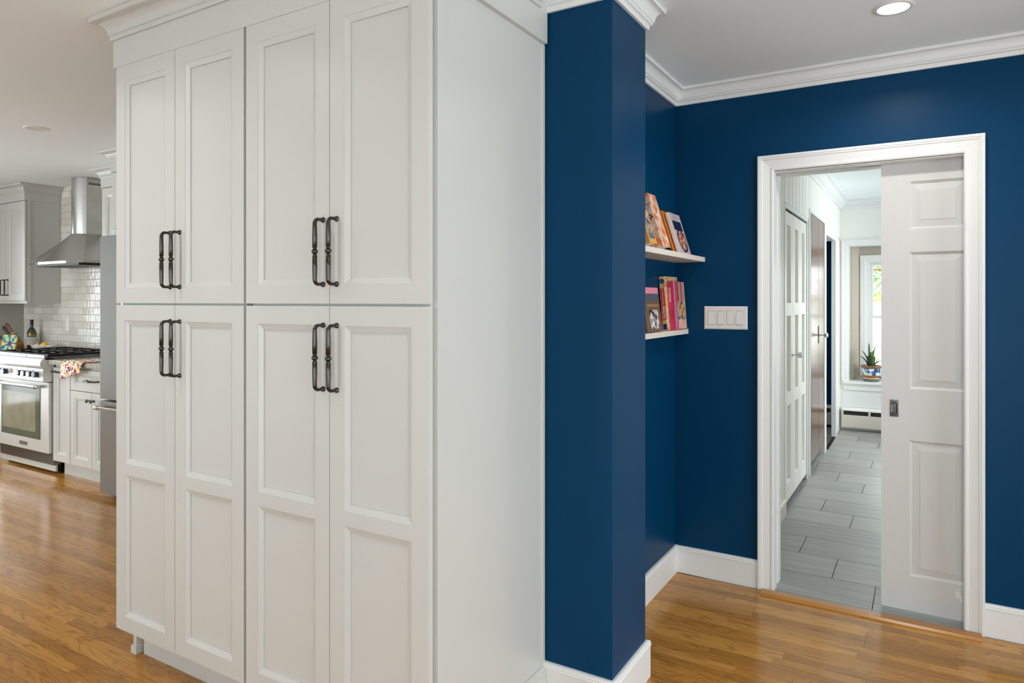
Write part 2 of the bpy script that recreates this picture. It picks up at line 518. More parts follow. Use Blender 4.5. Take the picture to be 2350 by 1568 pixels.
# --- hall walls
hl = MB()
hl.box(-0.90, HX, 3.63, 4.76, 0, ZC)                     # plain part next to the jamb
hl.box(-0.90, HX - 0.012, 4.76, 6.95, 2.10, ZC).box(-0.90, HX - 0.012, 6.95, HY, 2.06, ZC)
hl.box(-0.90, HX - 0.012, 5.80, 5.90, 0, 2.10).box(-0.90, HX - 0.012, 6.86, 6.95, 0, 2.10)
hl.box(-0.82, HX - 0.002, 7.80, HY, 0, 2.06)
hall_left = struct('wall_hall_left', hl, HALLW, 'white hall wall with vertical planks over the closet doors', 'wall')
XYf = lambda u, v, w: (u, v, w)
pl = [4.765, 4.946, 5.085, 5.265, 5.402, 5.576, 5.712, 5.89, 6.043, 6.231, 6.368, 6.533, 6.68, 6.84, 6.98, 7.13, 7.29, 7.43, 7.59, 7.74, 7.90, 8.05, 8.25]
for a, b in zip(pl, pl[1:]):
    z0_ = 2.055 if b < 5.90 else (2.14 if b < 6.9 else 2.085)
    MB().prism([(HX - 0.012, a + .001), (HX - 0.012, b - .001), (HX, b - .011), (HX, a + .011)], XYf, z0_, 2.40).build('plank', HALLW, hall_left)
struct('wall_hall_right', wall_with_openings(YZ(1.45), 3.63, 8.4, HW, 0, 0.15, HZ0, HZ1), HALLW, 'white hall wall opposite the closets, with an added window', 'wall')
for i, (a, b) in enumerate(HW):
    simple_window('window_%d' % (i + 7), YZ(1.42), a, b, HZ0, HZ1, 0.0, 'added white framed hall window opposite the blue room doorway')
simple_window('window_9', YZ(-7.90), KW[0][0], KW[0][1], KZ0, KZ1, 0.0, 'added white framed garden door in the kitchen end wall')
AX0, AX1, AZ0, AZ1 = -0.700, 0.50, 0.53, 1.998          # alcove opening in the end wall
we = MB()
we.box(-0.82, AX0, HY, 8.33, 0, ZC).box(-0.80, AX0, 8.33, 8.42, 0, ZC).box(AX1, 1.45, HY, 8.42, 0, ZC).box(AX0, AX1, HY, 8.42, AZ1, ZC).box(AX0, AX1, HY, 8.42, 0, 0.49)
struct('wall_hall_end', we, HALLW, 'white end wall of the hall around the window alcove', 'wall')
# blue side room seen through the hall doorway
struct('wall_side_room_end', bx(-3.2, -0.80, 8.33, 8.45, 0, ZC), BLUE, 'navy end wall of the room beyond the hall doorway', 'wall')
struct('wall_side_room_left', bx(-3.3, -3.2, 6.2, 8.45, 0, ZC), BLUE, 'far navy wall of the side room', 'wall')
struct('wall_side_room_front', bx(-3.3, -0.90, 6.86, 6.95, 0, ZC), BLUE, 'near navy wall of the side room', 'wall')
struct('wall_closet', bx(-1.5, -1.45, 3.63, 6.86, 0, ZC).box(-1.45, -0.9, 5.80, 5.90, 0, ZC), GAP, 'back of the hall closets, coloured dark as shade', 'wall')  # dark colour stands in for the shade inside the closets
# alcove with splayed sides and the window wall
Yw = 8.50
al = MB()
al.prism([(AX0, 8.42), (AX0 + 0.02, 8.42), (-0.610, Yw), (-0.70, Yw)], lambda u, v, w: (u, v, w), AZ0, AZ1 + 0.03)
al.prism([(AX1, 8.42), (AX1 - 0.02, 8.42), (0.41, Yw), (0.5, Yw)], lambda u, v, w: (u, v, w), AZ0, AZ1 + 0.03)
al.box(-0.70, -0.585, Yw, 8.62, 0.45, 2.1).box(0.385, 0.5, Yw, 8.62, 0.45, 2.1).box(-0.585, 0.385, Yw, 8.62, 1.885, 2.1).box(-0.585, 0.385, Yw, 8.62, 0.45, 0.57)
al.box(AX0, AX1, 8.42, Yw, AZ1, AZ1 + 0.06)
struct('wall_alcove', al, TAUPE, 'taupe splayed alcove wall around the hall window', 'wall')

# --- hall window (double hung, white)
w1 = thing('window_1', 'white double-hung window in the alcove at the end of the hall', 'window', (-0.1, Yw, 0.53), kind='structure')
cas = [(0, 0.0), (0, -0.018), (0.012, -0.022), (0.06, -0.016), (0.06, 0.0)]
WX0, WX1, WB, WT = -0.545, 0.345, 0.575, 1.845
MB().sweep([(-d, h) for d, h in cas], [(WX0, WB), (WX0, WT), (WX1, WT), (WX1, WB)], lambda u, v, w: (u, Yw + w, v)).build('window_casing', TRIM, w1)
MB().box(WX0, WX0 + 0.028, Yw, 8.60, WB, WT).box(WX1 - 0.028, WX1, Yw, 8.60, WB, WT).box(WX0 + 0.028, WX1 - 0.028, Yw, 8.60, WT - 0.02, WT).box(WX0 + 0.028, WX1 - 0.028, Yw, 8.60, WB - 0.02, WB + 0.02).build('window_frame', TRIM, w1)
def sash(z0, z1, y, zm):
    s = MB(); a, b = WX0 + 0.028, WX1 - 0.028
    s.box(a, a + 0.034, y, y + 0.03, z0, z1).box(b - 0.034, b, y, y + 0.03, z0, z1).box(a + 0.034, b - 0.034, y, y + 0.03, z0, z0 + 0.035).box(a + 0.034, b - 0.034, y, y + 0.03, z1 - 0.032, z1)
    so = s.build('sash', TRIM, w1)
    MB().box(a + 0.034, b - 0.034, y + 0.006, y + 0.024, zm - 0.006, zm + 0.006).build('muntin', TRIM, so)
    for t in (1, 2):
        xm = a + (b - a) * t / 3
        MB().box(xm - 0.006, xm + 0.006, y + 0.006, y + 0.024, z0 + 0.035, z1 - 0.032).build('muntin', TRIM, so)
    MB().box(a + 0.03, b - 0.03, y + 0.013, y + 0.016, z0 + 0.03, z1 - 0.03).build('pane', PANE, so)
sash(1.205, WT - 0.02, Yw + 0.055, 1.525)
sash(WB + 0.02, 1.238, Yw + 0.02, 0.897)
struct('trim_window_sill', MB().box(-0.755, 0.53, HY - 0.035, 8.52, 0.500, 0.53), TRIM, 'white window sill under the potted snake plant', 'sill', bevel=0.006)
struct('trim_window_apron', MB().box(-0.745, 0.52, HY - 0.016, HY, 0.435, 0.500), TRIM, 'white apron board under the window sill', 'trim')
# casing of the alcove opening on the end wall
ca = [(0, 0), (0, 0.012), (0.02, 0.016), (0.05, 0.016), (0.056, 0.022), (0.066, 0.022), (0.066, 0)]
struct('trim_alcove_casing', MB().sweep([(-d, -h) for d, h in ca], [(AX0, 0.53), (AX0, AZ1), (AX1, AZ1), (AX1, 0.53)], lambda u, v, w: (u, HY + w, v)), TRIM, 'white casing framing the window alcove', 'trim')
# casings of hall closet, walnut door and doorway
def flat_casing(name, y0, y1, zt, wd, label, x=HX, t=0.016, z0=0.0):
    return struct(name, MB().sweep([(0, 0), (0, t), (-wd, t), (-wd, 0)], [(y0, z0), (y0, zt), (y1, zt), (y1, z0)], lambda u, v, w: (x - 0.012 + w, u, v)), TRIM, label, 'trim')
flat_casing('trim_closet_casing', 4.79, 5.775, 2.02, 0.030, 'thin white frame around the hall closet doors')
flat_casing('trim_walnut_casing', 5.93, 6.835, 2.112, 0.025, 'thin white frame around the walnut door', t=0.02)
flat_casing('trim_doorway_casing', 6.98, 7.765, 2.02, 0.062, 'white casing around the hall doorway to the blue room', t=0.018)
struct('trim_doorway_jamb', bx(-0.82, HX - 0.012, 7.765, 7.80, 0, 2.06).box(-0.90, HX - 0.012, 6.95, 6.98, 0, 2.06).box(-0.90, HX - 0.012, 6.98, 7.765, 2.02, 2.06), TRIM, 'white jamb of the hall doorway to the blue room', 'trim')

# ------------------------------------------------------------------ crown mouldings and baseboards
def crown_profile(z, k=1.0):
    p = [(0, -.080), (.010, -.080), (.013, -.064), (.022, -.060), (.022, -.052), (.027, -.050)]
    for i in range(1, 8):
        a = i / 8 * math.pi / 2
        p.append((.027 + .022 * (1 - math.cos(a)), -.050 + .036 * math.sin(a)))
    p += [(.051, -.014), (.060, -.014), (.060, 0), (0, 0)]
    return [(d * k, z + h * k) for d, h in p]
def base_profile(h=0.136):
    return [(0, 0), (.015, 0), (.015, h - .022), (.0175, h - .020), (.0175, h - .016), (.015, h - .013), (.0165, h - .009), (.014, h - .003), (.008, h), (0, h)]
XY = lambda u, v, w: (u, v, w)
main_path = [(-1.128, PY0), (PX, PY0), (PX, PY1), (XR, PY1), (XR, YB), (3.0, YB)]
struct('trim_crown', MB().sweep(crown_profile(ZC - 0.001), main_path, XY), TRIM, 'white crown moulding around pier, nook and blue wall', 'trim')
struct('baseboard_nook', MB().sweep(base_profile(), [(XS + 0.002, PY0), (PX, PY0), (PX, PY1), (XR, PY1), (XR, YB), (-0.690, YB)], XY), TRIM, 'white baseboard around the blue pier and nook', 'baseboard')
struct('baseboard_back', MB().sweep(base_profile(), [(0.217, YB), (3.0, YB)], XY), TRIM, 'white baseboard on the blue wall right of the door', 'baseboard')
struct('trim_hall_crown', MB().sweep([(d * 1.4, h) for d, h in crown_profile(ZC - 0.001, 1.12)], [(HX, 3.63), (HX, HY), (1.3, HY)], XY), TRIM, 'white crown moulding along the hall', 'trim')
struct('baseboard_hall', MB().sweep(base_profile(0.10), [(HX, 3.66), (HX, 4.755)], XY), mat('cream_trim', (222, 218, 204), 0.4), 'cream baseboard inside the hall beside the closet', 'baseboard')

# ------------------------------------------------------------------ casing, jamb and threshold of the pocket door
cp = [(0, 0), (0, .010), (.006, .013), (.014, .013), (.016, .010), (.030, .013), (.050, .017), (.054, .021), (.060, .021), (.062, .024), (.073, .024), (.073, 0)]
struct('trim_door_casing', MB().sweep([(-d, -h) for d, h in cp], [(OX0, 0.0), (OX0, OZ + 0.006), (OX1, OZ + 0.006), (OX1, 0.0)], lambda u, v, w: (u, YB + w, v)), TRIM, 'white stepped casing around the pocket door opening', 'trim')
jm = MB()
jm.box(OX0 - 0.015, OX0, YB, 3.537, 0, OZ).box(OX0 - 0.015, OX0, 3.580, 3.645, 0, OZ).box(OX0 - 0.015, OX0 - 0.006, 3.537, 3.580, 0, OZ)
jm.box(OX1, OX1 + 0.012, YB, 3.532, 0, OZ).box(OX1, OX1 + 0.02, 3.582, 3.645, 0, OZ)
jm.box(OX0, OX1, YB, 3.532, OZ, OZ + 0.02).box(OX0, OX1, 3.582, 3.645, OZ, OZ + 0.02)
struct('trim_door_jamb', jm, TRIM, 'white jamb of the pocket door with its track slot', 'trim')
struct('trim_door_track', bx(OX0, OX1, 3.534, 3.580, OZ + 0.012, OZ + 0.025), GAP, 'dark track slot over the pocket door', 'track')
struct('trim_threshold', MB().prism([(3.388, 0), (3.388, .004), (3.398, .012), (3.448, .012), (3.456, .004), (3.456, 0)], lambda u, v, w: (w, u, v), -0.668, 0.205), OAKTRIM, 'oak threshold strip between wood floor and hall tiles', 'threshold')

# ------------------------------------------------------------------ panelled doors
def framed_door(name, P, u0, u1, v0, v1, wf, th, cols, rows, m, parent, slope=0.018, depth=0.008, step=0.006, raised=None, pname='panel', bead=True):
    """stile-and-rail frame with sloped sticking round each opening, panels as children"""
    fr = MB()
    us = [u0] + [x for c in cols for x in c] + [u1]
    vs_ = [v0] + [x for r in rows for x in r] + [v1]
    opening = lambda i, j: (i % 2 == 1) and (j % 2 == 1)
    for i in range(len(us) - 1):
        for j in range(len(vs_) - 1):
            if not opening(i, j):
                a, b, c, d = us[i], us[i + 1], vs_[j], vs_[j + 1]
                fr.quad([P(a, c, wf), P(b, c, wf), P(b, d, wf), P(a, d, wf)])
    fr.quad([P(u0, v0, wf + th), P(u1, v0, wf + th), P(u1, v1, wf + th), P(u0, v1, wf + th)])
    for (a, b), (c, d) in (((u0, v0), (u1, v0)), ((u1, v0), (u1, v1)), ((u1, v1), (u0, v1)), ((u0, v1), (u0, v0))):
        pass
    cs = [(u0, v0), (u1, v0), (u1, v1), (u0, v1)]
    # edges of the door, split at the grid lines so that the mesh welds
    def edge(pts):
        for p, q in zip(pts, pts[1:]):
            fr.quad([P(*p, wf), P(*q, wf), P(*q, wf + th), P(*p, wf + th)])
    edge([(u, v0) for u in us]); edge([(u, v1) for u in us]); edge([(u0, v) for v in vs_]); edge([(u1, v) for v in vs_])
    for a, b in cols:
        for c, d in rows:
            o = [(a, c), (b, c), (b, d), (a, d)]
            lip = 0.0015
            i1 = [(a, c), (b, c), (b, d), (a, d)]
            i2 = [(a + slope, c + slope), (b - slope, c + slope), (b - slope, d - slope), (a + slope, d - slope)]
            for k in range(4):
                n = (k + 1) % 4
                fr.quad([P(*o[k], wf), P(*o[n], wf), P(*i1[n], wf + lip), P(*i1[k], wf + lip)])
                fr.quad([P(*i1[k], wf + lip), P(*i1[n], wf + lip), P(*i2[n], wf + depth), P(*i2[k], wf + depth)])
                fr.quad([P(*i2[k], wf + depth), P(*i2[n], wf + depth), P(*i2[n], wf + depth + step), P(*i2[k], wf + depth + step)])
    door = fr.build(name, m, parent)
    for a, b in cols:
        for c, d in rows:
            a2, b2, c2, d2 = a + slope * .9, b - slope * .9, c + slope * .9, d - slope * .9
            pm = MB(); wp = wf + depth + step * 0.9
            if raised:
                bd, up = raised
                q = [(a2, c2), (b2, c2), (b2, d2), (a2, d2)]
                r = [(a2 + bd, c2 + bd), (b2 - bd, c2 + bd), (b2 - bd, d2 - bd), (a2 + bd, d2 - bd)]
                for k in range(4):
                    n = (k + 1) % 4
                    pm.quad([P(*q[k], wp), P(*q[n], wp), P(*r[n], wp - up + 0.0015), P(*r[k], wp - up + 0.0015)])
                    pm.quad([P(*r[k], wp - up + 0.0015), P(*r[n], wp - up + 0.0015), P(*r[n], wp - up), P(*r[k], wp - up)])
                pm.quad([P(*r[k], wp - up) for k in range(4)])
                pm.mbox(P, a2, b2, c2, d2, wp + 0.0005, min(wp + 0.004, wf + th - 0.001))
            else:
                pm.mbox(P, a2, b2, c2, d2, wp, min(wp + 0.004, wf + th - 0.001))
            pm.build(pname, m, door)
    return door

# --- pocket door
door1 = framed_door('door_1', XZ, -0.167, 0.613, 0.012, 2.045, 3.540, 0.036, [(-0.055, 0.160), (0.286, 0.501)], [(0.168, 0.775), (1.006, 1.619), (1.722, 1.935)], DOORW, None, slope=0.010, depth=0.008, step=0.002, raised=(0.032, 0.006))
tag(door1, 'white six-panel pocket door, half slid out of the blue wall', 'door', kind='structure')
# flush pull: plate with an oval cup
fp = MB()
px0, px1, pz0, pz1 = -0.132, -0.098, 0.877, 0.953
cx_, hw, r_ = (px0 + px1) / 2, 0.0115, 0.0115
oval = []
for k in range(24):
    a = 2 * math.pi * k / 24
    zc = pz1 - 0.010 - r_ if math.sin(a) >= 0 else pz0 + 0.010 + r_
    oval.append((cx_ + r_ * math.cos(a), zc + r_ * math.sin(a)))
rect = []
for (x, z) in oval:
    dx, dz = x - cx_, z - (pz0 + pz1) / 2
    s_ = min(((px1 - px0) / 2) / max(abs(dx), 1e-6), ((pz1 - pz0) / 2) / max(abs(dz), 1e-6))
    rect.append((cx_ + dx * s_, (pz0 + pz1) / 2 + dz * s_))
for k in range(24):
    n = (k + 1) % 24
    fp.quad([XZ(*rect[k], 3.538), XZ(*rect[n], 3.538), XZ(*oval[n], 3.538), XZ(*oval[k], 3.538)])
    s2 = lambda p: (cx_ + (p[0] - cx_) * .72, (pz0 + pz1) / 2 + (p[1] - (pz0 + pz1) / 2) * .86)
    fp.quad([XZ(*oval[k], 3.538), XZ(*oval[n], 3.538), XZ(*s2(oval[n]), 3.5395), XZ(*s2(oval[k]), 3.5395)])
    fp.quad([XZ(*rect[k], 3.538), XZ(*rect[n], 3.538), XZ(*rect[n], 3.5405), XZ(*rect[k], 3.5405)])
fp.quad([XZ(*s2(p), 3.5395) for p in oval])
o = fp.build('flush_pull', mat('dark_chrome', (84, 82, 80), 0.12, 1.0, var=0.02), door1); o['label'] = 'polished metal flush pull'
MB().box(0.118, 0.136, 3.534, 3.5405, 0.108, 0.135).box(0.134, 0.143, 3.536, 3.5405, 0.092, 0.120).build('door_guide', PLATEW, door1)

# ================================================================== PANTRY CABINETS
def pull(x, z0, z1, parent, yf=YD, so=0.034, k=1.0):
    """turned bar pull with flared feet and a bead in the middle"""
    zm = (z0 + z1) / 2
    pts, rad = [], []
    def half(sgn):
        L_ = (z1 - z0) / 2
        out = [((0, 0), .0085), ((.004, 0), .0082), ((.007, 0), .0058), ((.014, 0), .0046), ((.022, .0), .0050)]
        for i in range(1, 7):
            a = i / 6 * math.pi / 2
            out.append(((so - .014 + .014 * math.sin(a), .014 * (1 - math.cos(a))), .0052 + .0012 * i / 6))
        out += [((so, .030), .0068), ((so, .050), .0073), ((so, L_ - .012), .0073), ((so, L_ - .0105), .0058), ((so, L_ - .0085), .0058), ((so, L_ - .0075), .0066), ((so, L_ - .006), .0055), ((so, L_ - .005), .0080), ((so, L_ - .0025), .0094)]
        return out
    for (w, d), r in half(1):
        pts.append((x, yf - w, z0 + d)); rad.append(r * k)
    for (w, d), r in reversed(half(-1)):
        pts.append((x, yf - w, z1 - d)); rad.append(r * k)
    return MB().tube(pts, rad, seg=14).build('handle', GUN, parent, smooth=True, autos=50)

def pantry(label, x0, x1, seam, right_side):
    c = thing('pantry_cabinet', label, 'cabinet', ((x0 + x1) / 2, 1.8, 0), group='pantry cabinets side by side')
    xb = x0 - (0.012 if not right_side else 0.0)
    MB().box(xb, x1 if not right_side else XS, YD + 0.031, 2.112, 0.14, 2.30).build('carcass', CAB, c)
    MB().box(xb + (0.03 if not right_side else 0), x1, 1.565, 1.585, 0, 0.1395).build('toe_kick', CAB, c)
    MB().box(x0 + 0.009, x1 - 0.009, YD + 0.0205, YD + 0.0308, 0.16, 2.28).build('face_frame', CAB, c)
    doors = []
    for (a, b, hx) in ((x0, seam - 0.0013, seam - 0.026), (seam + 0.0013, x1, seam + 0.030)):
        for rows, z0, z1, hz in (([(0.196, 0.737), (0.781, 1.3270)], 0.1405, 1.3845, (1.135, 1.327)), ([(1.450, 2.239)], 1.392, 2.2996, (1.450, 1.644))):
            d = framed_door('door', XZ, a, b, z0, z1, YD, 0.020, [(a + 0.058, b - 0.058)], rows, CAB, c)
            pull(hx, hz[0], hz[1], d)
    return c
pl_ = pantry('tall pale grey pantry cabinet with four panelled doors, at the kitchen end', XL, -1.9165, -2.2925, False)
pr_ = pantry('tall pale grey pantry cabinet with four panelled doors, against the blue pier', -1.9040, -1.150, -1.5225, True)
# furniture foot at the kitchen end
ft = MB().box(-2.702, -2.668, 1.543, 1.575, 0.0, 0.028)
ft.prism([(-2.702, .028), (-2.668, .028), (-2.673, .034), (-2.697, .034)], lambda u, v, w: (u, w, v), 1.545, 1.573)
ft.box(-2.695, -2.674, 1.549, 1.572, 0.034, 0.1395)
ft.build('foot', CAB, pl_)
# finished end panel and mouldings of the right cabinet
MB().box(XS, XS + 0.0035, YD + 0.050, PY0 - 0.012, 0.0, 2.30).box(XS, XS + 0.006, YD + 0.031, YD + 0.051, 0.0, 2.30).box(XS - 0.06, XS, YD + 0.1, PY0 - 0.012, 0, 0.1395).build('end_panel', CAB, pr_)
MB().box(XS, XS + 0.010, PY0 - 0.026, PY0 - 0.004, 0.128, 2.30).build('scribe_moulding', CAB, pr_, bevel=0.004)
MB().sweep([(0, 0), (.016, 0), (.016, .085), (.013, .092), (.015, .100), (.012, .112), (.006, .122), (0, .125)], [(XS + 0.0036, 1.56), (XS + 0.0036, PY0 - 0.018)], XY).build('base_moulding', CAB, pr_)
# frieze and crown over both cabinets
fz = thing('trim_cabinet_crown', 'pale grey frieze board and cove crown over the pantry cabinets', 'trim', (-1.9, 1.6, 2.30), kind='structure')
MB().box(-2.688, -1.128, YD - 0.0005, 2.110, 2.3003, ZC - 0.002).build('frieze', CAB, fz)
def cove(z, k=1.0):
    p = [(0, -.082), (.006, -.082), (.008, -.078), (.008, -.066), (.013, -.064)]
    for i in range(0, 10):
        a = i / 9 * math.pi / 2
        p.append((.013 + .040 * (1 - math.cos(a)), -.062 + .042 * math.sin(a)))
    p += [(.060, -.018), (.062, -.016), (.062, 0), (0, 0)]
    return [(d * k, z + h * k) for d, h in p]
MB().sweep(cove(ZC - 0.002), [(-2.688, 2.11), (-2.688, YD - 0.0015), (-1.128, YD - 0.0015), (-1.128, PY0 - 0.062)], XY).build('crown', CAB, fz, smooth=True, autos=25)

# ================================================================== NOOK: shelves, switch, lamps
def shelf(label, x1, z0, z1):
    return tag(MB().box(XR + 0.001, x1, 2.50, YB - 0.001, z0, z1).build('floating_shelf', mat('shelf_white', (226, 218, 208), 0.45, var=0.015), bevel=0.0012), label, 'shelf', 'floating shelves in the blue nook')
shelf('deep white floating shelf, the upper one in the blue nook', -0.951, 1.598, 1.622)
shelf('shallow white ledge shelf, the lower one in the blue nook', -1.036, 1.232, 1.257)

# prints for book covers
def print_mat(name, build, rough=0.35):
    m, nt, b, N, L = nodes_of(name)
    tc = N.new('ShaderNodeTexCoord')
    out = build(N, L, tc.outputs['Object'])
    L.new(out, b.inputs['Base Color']); b.inputs['Roughness'].default_value = rough
    return m
def ramp_of(N, L, fac, stops, interp='CONSTANT'):
    r = N.new('ShaderNodeValToRGB'); cr = r.color_ramp; cr.interpolation = interp
    cr.elements[0].position, cr.elements[0].color = stops[0][0], rgb(*stops[0][1])
    cr.elements[1].position, cr.elements[1].color = stops[-1][0], rgb(*stops[-1][1])
    for p, c in stops[1:-1]:
        e = cr.elements.new(p); e.color = rgb(*c)
    L.new(fac, r.inputs['Fac'])
    return r.outputs[0]
def mapped(N, L, vec, scale, rot=(0, 0, 0), loc=(0, 0, 0)):
    mp = N.new('ShaderNodeMapping'); mp.inputs['Scale'].default_value = scale; mp.inputs['Rotation'].default_value = rot; mp.inputs['Location'].default_value = loc
    L.new(vec, mp.inputs['Vector']); return mp.outputs[0]
def p_check(N, L, v):
    c = N.new('ShaderNodeTexChecker'); c.inputs['Scale'].default_value = 1.0
    L.new(mapped(N, L, v, (30, 30, 22), (R(45), R(45), 0), (.3, .2, .1)), c.inputs['Vector'])
    c.inputs['Color1'].default_value = rgb(222, 106, 44); c.inputs['Color2'].default_value = rgb(236, 222, 206)
    n = N.new('ShaderNodeTexVoronoi'); n.inputs['Scale'].default_value = 26; L.new(v, n.inputs['Vector'])
    col = ramp_of(N, L, n.outputs['Distance'], [(0, (240, 180, 130)), (.35, (232, 150, 96)), (.6, (238, 226, 214))])
    mx = N.new('ShaderNodeMix'); mx.data_type = 'RGBA'; mx.inputs['Factor'].default_value = 0.45
    L.new(c.outputs[0], mx.inputs['A']); L.new(col, mx.inputs['B']); return mx.outputs['Result']
def p_food(stops, sc=34, st=(1, 1, 1)):
    def f(N, L, v):
        n = N.new('ShaderNodeTexVoronoi'); n.inputs['Scale'].default_value = sc
        L.new(mapped(N, L, v, st), n.inputs['Vector'])
        return ramp_of(N, L, n.outputs['Color'], stops, 'LINEAR')
    return f
def p_stripes(N, L, v):
    s = N.new('ShaderNodeSeparateXYZ'); L.new(v, s.inputs[0])
    m = N.new('ShaderNodeMapRange'); m.inputs[1].default_value = 0.0; m.inputs[2].default_value = 0.192
    L.new(s.outputs['Y'], m.inputs[0])
    return ramp_of(N, L, m.outputs[0], [(0, (196, 40, 84)), (.10, (226, 130, 160)), (.20, (120, 96, 140)), (.27, (218, 74, 44)), (.40, (120, 30, 54)), (.48, (164, 158, 148)), (.66, (176, 54, 66)), (.75, (206, 140, 140)), (.86, (190, 120, 60)), (.93, (214, 200, 180))])
PAPER = mat('book_paper', (232, 226, 210), 0.8, var=0.05, scale=200)
def book(name, label, x, y, z, w, h, t, lean, cover, spine=None, parts=None, board=0.0025):
    """spine faces -y, front cover faces +x; leans back by lean degrees against the wall"""
    b = thing(name, label, 'book', (x, y, z), group=None)
    b.rotation_euler = (0, -R(lean), 0)
    def part(nm, mb, m):
        o = bpy.data.objects.new(nm, mb.mesh(nm, m)); COL.objects.link(o); o.parent = b; return o
    part('cover', MB().box(t - board, t, 0, w, 0, h).box(0, board, 0, w, 0, h), cover)
    part('spine', MB().box(0, t, -0.002, 0.0002, 0, h), spine or cover)
    part('pages', MB().box(board + .0002, t - board - .0002, 0.001, w - 0.005, 0.004, h - 0.004), PAPER)
    if parts: parts(b, part)
    return b
SPM = lambda x, y, z, ang=90: Matrix.Translation((x, y, z)) @ Matrix.Rotation(R(90), 4, 'X') @ Matrix.Rotation(R(ang), 4, 'Z')   # text reading down/up a spine seen from -y
wall_x = lambda h, lean, add=0.0: XR + 0.002 + h * math.sin(R(lean)) + add
LU = 17.0
M_check = print_mat('print_checked', p_check)
def checks(b, part):
    t = 0.060
    dz = 0.135
    m = MB()
    m.prism([(0.020, dz - .036), (0.054, dz + .004), (0.030, dz + .034), (0.012, dz + .020)], lambda u, v, w: (u, w, v), -0.0024, -0.0021)
    part('printed_diamond', m, mat('print_navy', (22, 34, 66), 0.4))
    m = MB(); m.lathe([(0.0, -0.0030), (0.013, -0.0030), (0.013, -0.0026), (0.0, -0.0026)], (0.036, 0, dz + .002), axis='y', seg=16)
    part('printed_plate', m, print_mat('print_plate', p_food([(0, (236, 236, 240)), (.5, (40, 50, 80)), (1, (244, 244, 244))], 130)))
    m = MB(); m.box(0.008, 0.052, -0.0024, -0.0021, 0.182, 0.195)
    part('printed_title', m, print_mat('print_title', p_food([(0, (60, 52, 46)), (.45, (226, 214, 200)), (1, (238, 226, 212))], 230)))
book('cookbook', 'thick cookbook with orange and white checked cover, leaning on the upper shelf', wall_x(.25, LU), 2.890, 1.6222, .105, .25, .060, LU, M_check, None, checks)
def yellowframe(b, part):
    part('printed_picture', MB().box(0.0799, 0.0804, 0.012, 0.078, 0.050, 0.138), print_mat('print_table', p_food([(0, (52, 34, 30)), (.4, (150, 138, 128)), (.7, (206, 196, 190)), (1, (96, 60, 40))], 60)))
    part('printed_caption', MB().box(0.0799, 0.0805, 0.012, 0.078, 0.022, 0.048), mat('print_slate', (98, 112, 140), 0.4))
book('cookbook', 'small cookbook with golden border, in front of the checked cookbook', wall_x(.15, LU, 0.0), 2.755, 1.6222, .09, .15, .080, LU, mat('print_gold', (226, 164, 76), 0.4, var=0.1, scale=90), None, yellowframe)
LS = 17.5
xs = wall_x(.235, LS)
book('cookbook', 'tall maroon hardback behind the spiral-bound book', xs, 3.155, 1.6222, .235, .235, .010, LS, mat('print_maroon', (74, 26, 32), 0.4, var=0.1, scale=40))
def green_parts(b, part):
    part('printed_title', MB().box(0.003, 0.012, -0.0025, -0.0021, 0.05, 0.19), print_mat('print_green_title', p_food([(0, (214, 224, 214)), (.4, (150, 190, 170)), (.6, (20, 60, 46)), (1, (20, 50, 40))], 260, (1, 1, .6))))
book('cookbook', 'dark green paperback with pale spine lettering on the upper shelf', xs + .0106, 3.125, 1.6222, .17, .225, .015, LS, mat('print_green', (18, 48, 40), 0.4, var=0.15, scale=60), None, green_parts)
book('cookbook', 'thin orange paperback between the green book and the spiral-bound book', xs + .0266, 3.135, 1.6222, .17, .215, .007, LS, mat('print_orange', (222, 122, 40), 0.4, var=0.08, scale=60), board=0.0012)
def spiral_parts(b, part):
    m = MB()
    for k in range(22):
        zc = 0.010 + k * 0.0088
        m.tube([(0.010 + .0085 * math.cos(a), -0.004 + .0085 * math.sin(a), zc) for a in [2 * math.pi * j / 10 for j in range(11)]], 0.0016, 6)
    part('spiral_binding', m, PLATEW)
    part('printed_band', MB().box(0.0180, 0.0184, 0.016, 0.145, 0.118, 0.165), mat('print_navy', (22, 34, 66), 0.4))
    m = MB(); m.lathe([(0.0, 0.0180), (0.060, 0.0180), (0.060, 0.0186), (0.0, 0.0186)], (0, 0.088, 0.066), axis='x', seg=28, sx=1.05)
    part('printed_plate_rim', m, mat('print_navy', (22, 34, 66), 0.4))
    m = MB(); m.lathe([(0.0, 0.0184), (0.050, 0.0184), (0.050, 0.0189), (0.0, 0.0189)], (0, 0.088, 0.066), axis='x', seg=28, sx=1.05)
    part('printed_pizza', m, print_mat('print_pizza', p_food([(0, (60, 24, 20)), (.35, (196, 120, 84)), (.6, (226, 190, 160)), (.8, (150, 40, 30)), (1, (40, 30, 28))], 60)))
book('spiral_cookbook', 'spiral-bound cookbook with a round dish pictured on its cover', xs + .0386, 3.160, 1.6222, .165, .205, .018, LS, mat('print_mauve', (196, 176, 182), 0.4, var=0.15, scale=22), mat('print_white', (230, 226, 222), 0.5), spiral_parts, board=0.0015)
LL = 7.0
def brown_parts(b, part):
    t = .045
    part('printed_band', MB().box(t - .0002, t + .0005, .004, .196, 0.172, 0.1995), mat('print_pink', (226, 138, 156), 0.4))
    part('printed_band', MB().box(t - .0002, t + .0005, .004, .196, 0.138, 0.172), mat('print_greyblue', (78, 86, 100), 0.4))
    part('printed_picture', MB().box(t - .0002, t + .0006, .05, .165, 0.012, 0.098), print_mat('print_dish', p_food([(0, (16, 16, 20)), (.45, (40, 36, 44)), (.62, (226, 226, 230)), (.8, (176, 90, 90)), (1, (240, 240, 240))], 40)))
    part('printed_title', MB().box(t - .0002, t + .0006, .03, .18, 0.112, 0.124), mat('print_tan', (150, 116, 84), 0.4))
